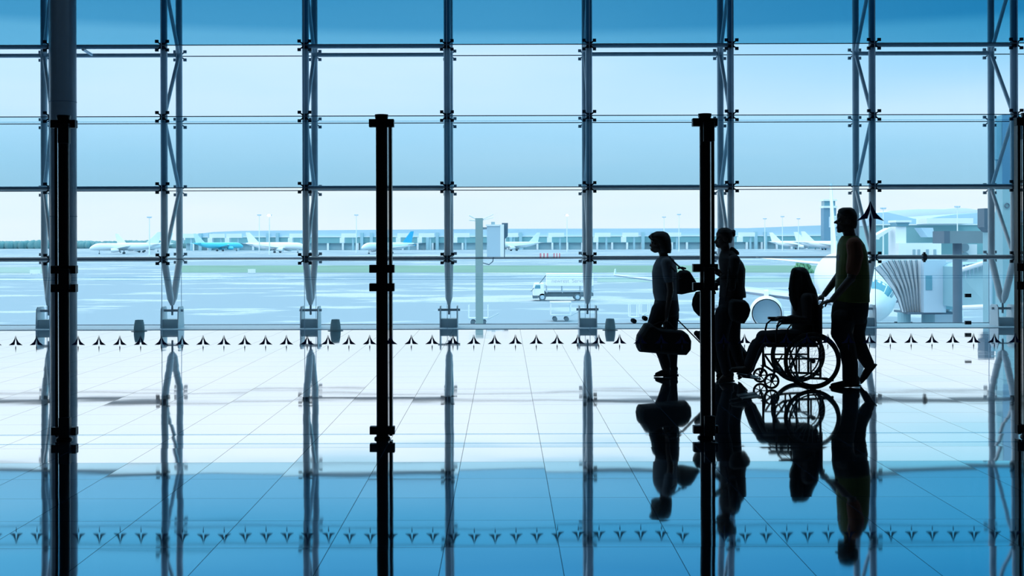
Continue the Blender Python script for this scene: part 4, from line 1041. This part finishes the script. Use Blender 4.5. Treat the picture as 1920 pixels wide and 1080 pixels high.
for px in (1016, 1081.5):
    for y in (-1.2, .9):
        w = MB().tube([(TX(px), Yt + y, GZ + .42), (TX(px), Yt + y + .3, GZ + .42)], .42, 24).build('wheel', M['truck_dark'], t)
        MB().tube([(TX(px), Yt + y - .02, GZ + .42), (TX(px), Yt + y + .02, GZ + .42)], .24, 18).build('wheel_rim', M['roof_pale'], w)
MB().tube([(TX(1011), Yt - 1, TZ(529)), (TX(1023), Yt - 1, TZ(514))], .05, 6).build('strut', M['truck_dark'], t)
MB().tube([(TX(1000), Yt - 1.25, TZ(537)), (TX(996), Yt - 1.4, TZ(543)), (TX(994), Yt - 1.4, TZ(543))], .04, 6).build('mirror_arm', M['truck_dark'], cab)
def text(s, loc, size, m, parent, name):
    c = bpy.data.curves.new('txt', 'FONT'); c.body = s; c.size = size; c.extrude = .004; c.align_x = 'LEFT'
    o = bpy.data.objects.new('txt', c); COL.objects.link(o); dg = bpy.context.evaluated_depsgraph_get(); dg.update()
    me = bpy.data.meshes.new_from_object(o.evaluated_get(dg)); bpy.data.objects.remove(o)
    me.transform(Matrix.Rotation(PI / 2, 4, 'X')); me.transform(Matrix.Translation(Vector(loc) - root_loc(parent)))
    q = bpy.data.objects.new(name, me); COL.objects.link(q); me.materials.append(m); q.parent = parent; return q
text('newrest', (TX(1033), Yt - 1.21, TZ(527.5)), .62, M['lettering'], t, 'lettering')
text('Servair', (TX(1071), Yt - 1.21, TZ(527.5)), .62, M['lettering'], t, 'lettering')

# ------------------------------------------------------------------ stand post with hanging cabinet
Yp = 50; k_ = Yp / F
def Q(px): return (px - CX) * k_
def QZ(py): return EYE + (CY - py) * k_
t = thing('stand_post', 'tall square grey post outside the windows left of the truck', 'post', (Q(898), Yp, GZ))
MB().bb(Q(891.5), Q(905.5), Yp - .14, Yp + .14, GZ, QZ(409)).build('shaft', M['postgrey'], t)
MB().bb(Q(884), Q(912), Yp - .35, Yp + .35, GZ, GZ + .2).build('base', M['bgrey'], t)
ar = MB()
for q in ((880, 404), (880, 413), (925, 402), (925, 408)): ar.tube([(Q(898), Yp, QZ(414)), (Q(q[0]), Yp - .3, QZ(q[1]))], .018, 6)
ar.build('lamp_arm', M['bwhite'], t)
MB().bb(Q(905), Q(920), Yp - .06, Yp + .06, QZ(430), QZ(426)).build('bracket_arm', M['bgrey'], t)
MB().tube([(Q(905), Yp, QZ(493)), (Q(917), Yp, QZ(496)), (Q(924), Yp, QZ(490)), (Q(925), Yp, QZ(482))], .02, 8).build('cable', M['bridge_dark'], t)
cz = MB().bb(Q(913), Q(938), Yp - .3, Yp + .3, QZ(481), QZ(422)).build('cabinet', M['bridge_light'], t)
MB().bb(Q(938), Q(945), Yp - .32, Yp + .32, QZ(482), QZ(421)).build('cabinet_side', M['bwhite'], cz)
MB().prism([(Q(941), Yp + .1, QZ(418)), (Q(952.5), Yp + .1, QZ(418)), (Q(952), Yp + .1, QZ(443)), (Q(947), Yp + .1, QZ(448)), (Q(946.5), Yp + .1, QZ(482)), (Q(944), Yp + .1, QZ(482))], (0, .35, 0)).build('cabinet_hood', M['bridge_dark'], cz)
MB().bb(Q(921), Q(928), Yp - .1, Yp + .1, QZ(422), QZ(416)).build('top_unit', M['bgrey'], cz)
MB().bb(Q(911), Q(937), Yp - .34, Yp + .05, QZ(424), QZ(421)).build('top_lamp', M['bwhite'], cz)

# ------------------------------------------------------------------ jet bridge at the gate
Yb = 66; kb = Yb / F
def B(px): return (px - CX) * kb
def BZ(py): return EYE + (CY - 2 - py) * kb
t = thing('jet_bridge', 'jet bridge with pleated canopy docked against the large airliner at right', 'jet bridge', (B(1760), Yb, GZ))
left = [(1640, 503), (1645, 511), (1652, 520), (1660, 532), (1668, 545), (1677, 560), (1685, 573), (1692, 584)]
right = [(1664, 488), (1676, 487.5), (1690, 487.5), (1700, 487.5), (1709, 487.5), (1716, 487.5), (1721, 487.5), (1725, 487.5)]
bot = [(1692, 584)] + [(1695 + 4 * i, 584) for i in range(1, 8)]
# pleats fan out from the upper left corner
n = 15; fan = []
for i in range(n + 1):
    u = i / n
    top = (1640 + (1725 - 1640) * u ** .9, 503 - 15.5 * min(1, u * 3.2) ** .6)
    bo = (1691 + (1725 - 1691) * u, 585)
    fan.append((top, bo, -.10 if i % 2 else .10))
b = MB(); bd = MB()
def pleat(i):
    a, c, d = fan[i]; u = i / n; out = []
    for q in (0, .2, .45, .7, 1):
        px = a[0] + (c[0] - a[0]) * q + 9 * (1 - u) * math.sin(PI * q); py = a[1] + (c[1] - a[1]) * q
        out.append(Vector((B(px), Yb + d, BZ(py))))
    return out
for i in range(n):
    v0, v1 = pleat(i), pleat(i + 1)
    v = v0 + v1[::-1]
    b.rings([v, [q + Vector((.6, 1.6, 0)) for q in v]])
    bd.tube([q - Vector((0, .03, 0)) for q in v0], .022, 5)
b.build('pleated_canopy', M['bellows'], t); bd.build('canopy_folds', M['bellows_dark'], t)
MB().bb(B(1725), B(1766), Yb - .6, Yb + 2.6, BZ(585), BZ(487)).build('cabin', M['bridge_light'], t)
MB().bb(B(1728), B(1740), Yb - .63, Yb - .6, BZ(543), BZ(516)).build('cabin_window', M['win_dark'], t)
MB().tube([(B(1768), Yb + .8, BZ(585)), (B(1768), Yb + .8, BZ(492))], 1.1 / 1.6, 24).build('rotunda', M['bridge_light'], t, smooth=True)
MB().bb(B(1770), B(1786), Yb - .3, Yb + 2.4, BZ(580), BZ(498)).build('door_panel', M['bridge_teal'], t)
tn = MB(); tn.prism([W(1786, 575, Yb - 2), W(1850, 571, Yb - 5), W(1970, 568, Yb - 9), W(1970, 476, Yb - 9), W(1850, 490, Yb - 5), W(1786, 500, Yb - 2)], (0, 2.8, 0)); tn.build('tunnel', M['bridge_teal'], t)
rb = MB()
for k in range(24):
    px = 1790 + k * 7.5; yy = Yb - 2.05 - max(0, px - 1786) * 7 / 184
    a, c = W(px, 572, yy - .1), W(px, 498 - (px - 1790) * .12, yy - .1); rb.bb(a.x - .05, a.x + .05, a.y - .05, a.y + .05, a.z, c.z)
rb.build('tunnel_ribs', M['bridge_light'], t)
rl = MB(); rl.tube([W(1800, 577, Yb - 3), W(1965, 570, Yb - 9.4)], .12, 8); rl.build('lower_rail', M['bwhite'], t)
rl = MB(); rl.tube([W(1800, 507, Yb - 3), W(1858, 489, Yb - 5.6)], .12, 8); rl.build('upper_rail', M['bwhite'], t)
MB().bb(B(1700), B(1800), Yb - .3, Yb + 2.2, BZ(589), BZ(585)).build('underframe', M['bridge_dark'], t)
for px in (1706, 1752): MB().tube([(B(px), Yb + 1, GZ), (B(px), Yb + 1, BZ(588))], .35, 16).build('support_leg', M['bridge_teal'], t)
D0 = W(1795, 455, 54.5); 
MB().tube([(D0.x, 54.5, GZ), (D0.x, 54.5, D0.z)], .2, 20).build('dark_column', M['bridge_dark'], t, smooth=True)
d0, d1 = W(1770, 456.5, 53.8), W(1848, 433, 53.8)
MB().bb(d0.x + .25, d1.x, 53.8, 55.2, d0.z, d1.z).build('dark_beam', M['bridge_mid'], t)
MB().bb(d0.x, d0.x + .25, 53.78, 55.22, d0.z, d1.z).build('beam_end', M['bridge_dark'], t)
MB().lathe((D0.x, 54.5, GZ), [(1.1, 0), (.9, .3), (.3, .7), (.2, .9)], 24).build('column_foot', M['bridge_light'], t)
t = thing('air_conditioner', 'pale twin-fan air conditioning unit under the dark beam at right', 'air conditioner', tuple(W(1817, 475, 55.5)))
q0, q1 = W(1803, 491, 55.5), W(1832, 458, 55.5)
MB().bb(q0.x, q1.x, 55.5, 56.2, q0.z, q1.z).build('casing', M['bwhite'], t)
for py in (464, 481):
    c = W(1813, py, 55.15); MB().tube([(c.x, 55.4, c.z), (c.x, 55.52, c.z)], .2, 24).build('fan', M['bgrey'], t)
# gate column and cabinets
Yg = 40
def C(px, py): return W(px, py, Yg)
t = thing('gate_column', 'wide tall grey column behind the rightmost window truss', 'column', (C(1888, 500).x, Yg, GZ))
MB().bb(C(1873, 400).x, C(1906, 400).x, Yg - .3, Yg + .3, GZ, C(1888, 217).z).build('shaft', M['bridge_teal'], t)
MB().bb(C(1872, 400).x, C(1899, 400).x, Yg - .34, Yg - .3, C(0, 354).z - .03, C(1888, 216).z).build('upper_cladding', M['tower'], t)
MB().bb(C(1862, 400).x, C(1873, 400).x, Yg - .3, Yg + .2, C(1868, 300).z, C(1868, 230).z).build('side_cabinet', M['bridge_teal'], t)
MB().bb(C(1906, 400).x, C(1912, 400).x, Yg - .3, Yg + .2, C(1908, 262).z, C(1908, 220).z).build('right_cabinet', M['bridge_dark'], t)
MB().torus((C(1880, 385).x, Yg - .35, C(1880, 386).z), (0, 1, 0), .07, .02, 20, 8).build('ring_lamp', M['bridge_dark'], t)
t = thing('stairwell_box', 'tall teal panel box behind the thick gate column, with dark hood', 'cabinet', (C(1862, 500).x, Yg + 2, GZ))
def C2(px, py): return W(px, py, Yg + 2)
MB().bb(C2(1849, 400).x, C2(1880, 400).x, Yg + 1.7, Yg + 2.3, GZ, C2(1860, 400).z).build('panel', M['bridge_teal'], t)
MB().bb(C2(1849, 400).x, C2(1853, 400).x, Yg + 1.66, Yg + 1.7, GZ, C2(1860, 400).z).build('edge_strip', M['bridge_light'], t)
MB().prism([tuple(C2(x, y) - Vector((0, .35, 0))) for x, y in ((1838, 391), (1856, 391), (1856, 400), (1850, 400), (1850, 436), (1846, 434), (1838, 426))], (0, .6, 0)).build('hood', M['bridge_dark'], t)

# ------------------------------------------------------------------ ground equipment
def cart(px, py, w, label, roof=True):
    g = G(px, py); t = thing('baggage_cart', label, 'cart', (g.x, g.y, GZ), 0, 'baggage carts on the apron')
    x, y = g.x, g.y
    MB().bb(x - w / 2, x + w / 2, y - .7, y + .7, GZ + .45, GZ + .55).build('platform', M['cart'], t)
    for sx in (-1, 1):
        for sy in (-1, 1):
            MB().tube([(x + sx * (w / 2 - .35), y + sy * .55 - .06, GZ + .2), (x + sx * (w / 2 - .35), y + sy * .55 + .06, GZ + .2)], .2, 14).build('wheel', M['truck_dark'], t)
            MB().bb(x + sx * w / 2 - .04, x + sx * w / 2 + .04, y + sy * .66 - .04, y + sy * .66 + .04, GZ + .55, GZ + 1.6).build('post', M['bwhite'], t)
    if roof: MB().bb(x - w / 2 - .05, x + w / 2 + .05, y - .75, y + .75, GZ + 1.6, GZ + 1.68).build('roof', M['bwhite'], t)
    MB().tube([(x + w / 2, y, GZ + .45), (x + w / 2 + .9, y, GZ + .9)], .04, 6).build('tow_bar', M['cart'], t)
cart(1051, 602, 1.7, 'empty baggage cart just below the catering truck')
cart(1188, 606, .7, 'small blue-grey cart left of the first walking woman, behind the right pot', False)
cart(1209, 601, .7, 'small cart closest behind the first walking woman', False)
cart(897, 608, 1.6, 'low cart at the foot of the grey stand post', False)
def barrier(px, w, label):
    g = G(px, 484); t = thing('barrier', label, 'barrier', (g.x, g.y, GZ), 0, 'striped barriers on the apron')
    n = 5
    for k in range(n):
        a = g.x - w / 2 + w * k / n
        MB().bb(a, a + w / n, g.y - .5, g.y + .5, GZ, GZ + 1.9).build('segment', M['red' if k % 2 == 0 else 'bwhite'], t)
barrier(1020, 3.3, 'wider red and white barrier left of the truss above the truck')
barrier(1044, 2.6, 'narrower red and white barrier above the truck')
def sign(px, py, w, label):
    g = G(px, py); t = thing('taxiway_sign', label, 'sign', (g.x, g.y, GZ))
    MB().bb(g.x - w / 2, g.x + w / 2, g.y - .1, g.y + .1, GZ + .15, GZ + .95).build('board', M['bwhite'], t)
    for s in (-1, 1): MB().bb(g.x + s * w * .35 - .05, g.x + s * w * .35 + .05, g.y - .05, g.y + .05, GZ, GZ + .2).build('post', M['cart'], t)
sign(472, 513, 1.6, 'tiny white taxiway sign on the grass left of the second full truss')
sign(66, 514, 2.2, 'tiny pale taxiway sign on the grass at the far left')
g = G(1440, 497)
